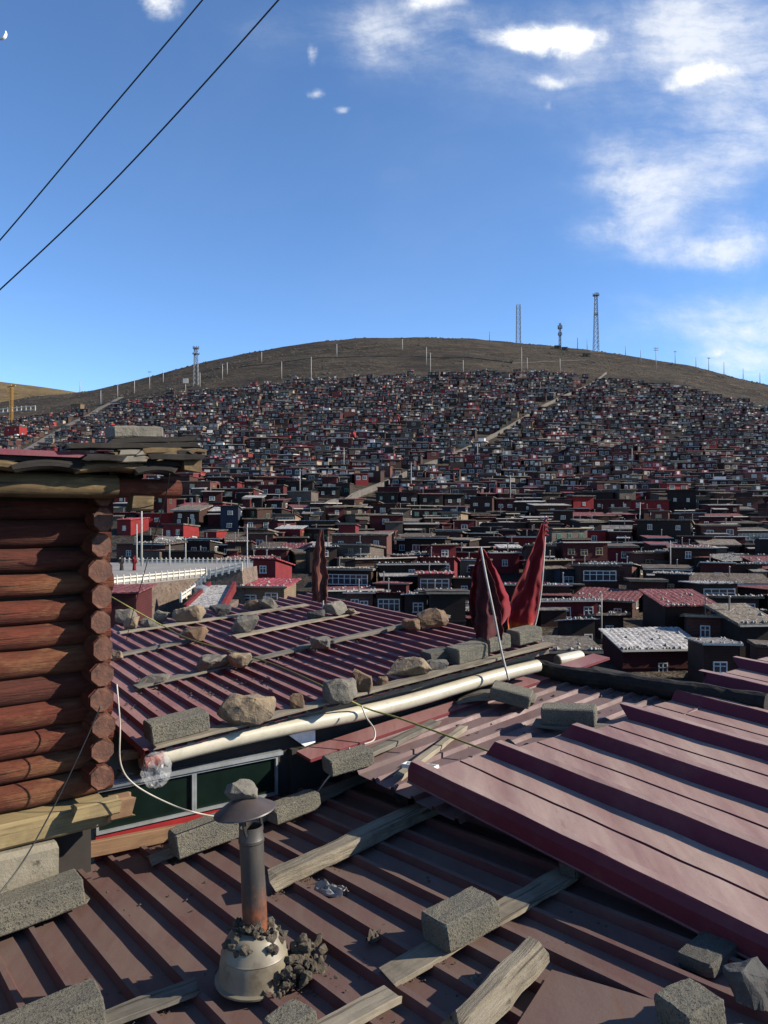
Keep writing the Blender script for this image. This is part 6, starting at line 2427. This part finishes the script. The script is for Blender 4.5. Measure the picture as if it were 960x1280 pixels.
dense_blobs = [(1.0, blob(668, 50, 62, 15, -3)), (0.9, blob(715, 45, 38, 18, 6)), (0.55, blob(690, 98, 36, 10)), (0.95, blob(862, 96, 30, 14, 22)), (0.6, blob(905, 88, 26, 13, 0)),
               (0.85, blob(205, 6, 26, 18)), (0.75, blob(540, 4, 38, 16)), (0.5, blob(391, 68, 9, 15)), (0.5, blob(397, 121, 10, 7)), (0.45, blob(428, 138, 14, 6)), (0.5, blob(891, 440, 24, 8, 8)), (0.28, blob(684, 130, 9, 8))]
thin_blobs = [(1.0, blob(800, 235, 72, 38, -14)), (0.7, blob(770, 285, 60, 26)), (0.95, blob(935, 300, 60, 28, 12)), (0.75, blob(860, 315, 90, 20)), (0.4, blob(770, 180, 30, 26)),
              (0.85, blob(880, 30, 120, 52)), (0.55, blob(960, 130, 80, 60)), (0.6, blob(930, 455, 60, 26)), (0.5, blob(520, 34, 150, 40)), (0.5, blob(460, 45, 40, 50)), (0.25, blob(18, 468, 34, 9)),
              (0.45, blob(740, 80, 210, 80)), (0.45, blob(900, 200, 130, 80)), (0.35, blob(830, 400, 160, 50)), (0.5, blob(955, 420, 70, 50)), (0.18, blob(330, 40, 60, 40)), (0.14, blob(60, 370, 50, 10)), (0.2, blob(500, 230, 26, 22)), (0.4, blob(905, 395, 60, 22))]
nA = warp_noise(17, 10, 0.68, (3, 1, 0), 0.8, 0.25)
nB = warp_noise(7.5, 10, 0.66, (7, 2, 0), 0.9, 0.25)
nC = warp_noise(2.2, 6, 0.6, (1, 5, 0), 0.8, 0.4)


def remap(v, lo, hi, a=0.0, b=1.0, smooth=True):
    n = N.new('ShaderNodeMapRange')
    n.interpolation_type = 'SMOOTHSTEP' if smooth else 'LINEAR'
    n.inputs['From Min'].default_value = lo
    n.inputs['From Max'].default_value = hi
    n.inputs['To Min'].default_value = a
    n.inputs['To Max'].default_value = b
    L.new(v, n.inputs['Value'])
    return n.outputs['Result']


dA = math_node('MULTIPLY', add_all(dense_blobs), remap(nA, 0.28, 0.66, 0.25, 1.5, False))
dA = remap(dA, 0.10, 0.95)
mpS = N.new('ShaderNodeMapping')
mpS.inputs['Rotation'].default_value = (0, 0, R(-24))
mpS.inputs['Scale'].default_value = (0.42, 1.7, 1)
L.new(PW, mpS.inputs['Vector'])
nS_ = N.new('ShaderNodeTexNoise')
nS_.inputs['Scale'].default_value = 9.0
nS_.inputs['Detail'].default_value = 10
nS_.inputs['Roughness'].default_value = 0.66
L.new(mpS.outputs[0], nS_.inputs['Vector'])
nS = nS_.outputs['Fac']
tex = math_node('MULTIPLY', remap(nB, 0.30, 0.72, 0.3, 1.3, False), remap(nS, 0.32, 0.68, 0.35, 1.35, False))
tA = math_node('MULTIPLY', add_all(thin_blobs), tex)
tA = remap(tA, 0.03, 1.08, 0.0, 0.78)
veil = math_node('MULTIPLY', remap(nC, 0.45, 0.75, 0, 0.06), remap(X, -0.5, 0.5, 0.2, 1.0, False))
cl = math_node('MAXIMUM', math_node('ADD', dA, math_node('ADD', tA, veil)), 0.0)
cl = math_node('MINIMUM', cl, 1.0)
# broad milky air towards the sun side and the horizon
mix = N.new('ShaderNodeMix')
mix.data_type = 'RGBA'
mix.inputs['B'].default_value = (4.9, 5.05, 5.25, 1)
L.new(cl, mix.inputs['Factor'])
hs = N.new('ShaderNodeHueSaturation')
hs.inputs['Saturation'].default_value = 1.10
hs.inputs['Value'].default_value = 1.22
L.new(sky.outputs[0], hs.inputs['Color'])
L.new(hs.outputs['Color'], mix.inputs['A'])
L.new(mix.outputs['Result'], bg.inputs['Color'])

# ------------------------------------------------------------------ view
vs_ = scene.view_settings
vs_.view_transform = 'Standard'
vs_.look = 'None'
vs_.exposure = 1.0
vs_.gamma = 1.0
scene.render.engine = 'CYCLES'
scene.cycles.max_bounces = 5
scene.cycles.diffuse_bounces = 3
scene.cycles.glossy_bounces = 3
scene.cycles.transparent_max_bounces = 8
scene.cycles.use_denoising = True
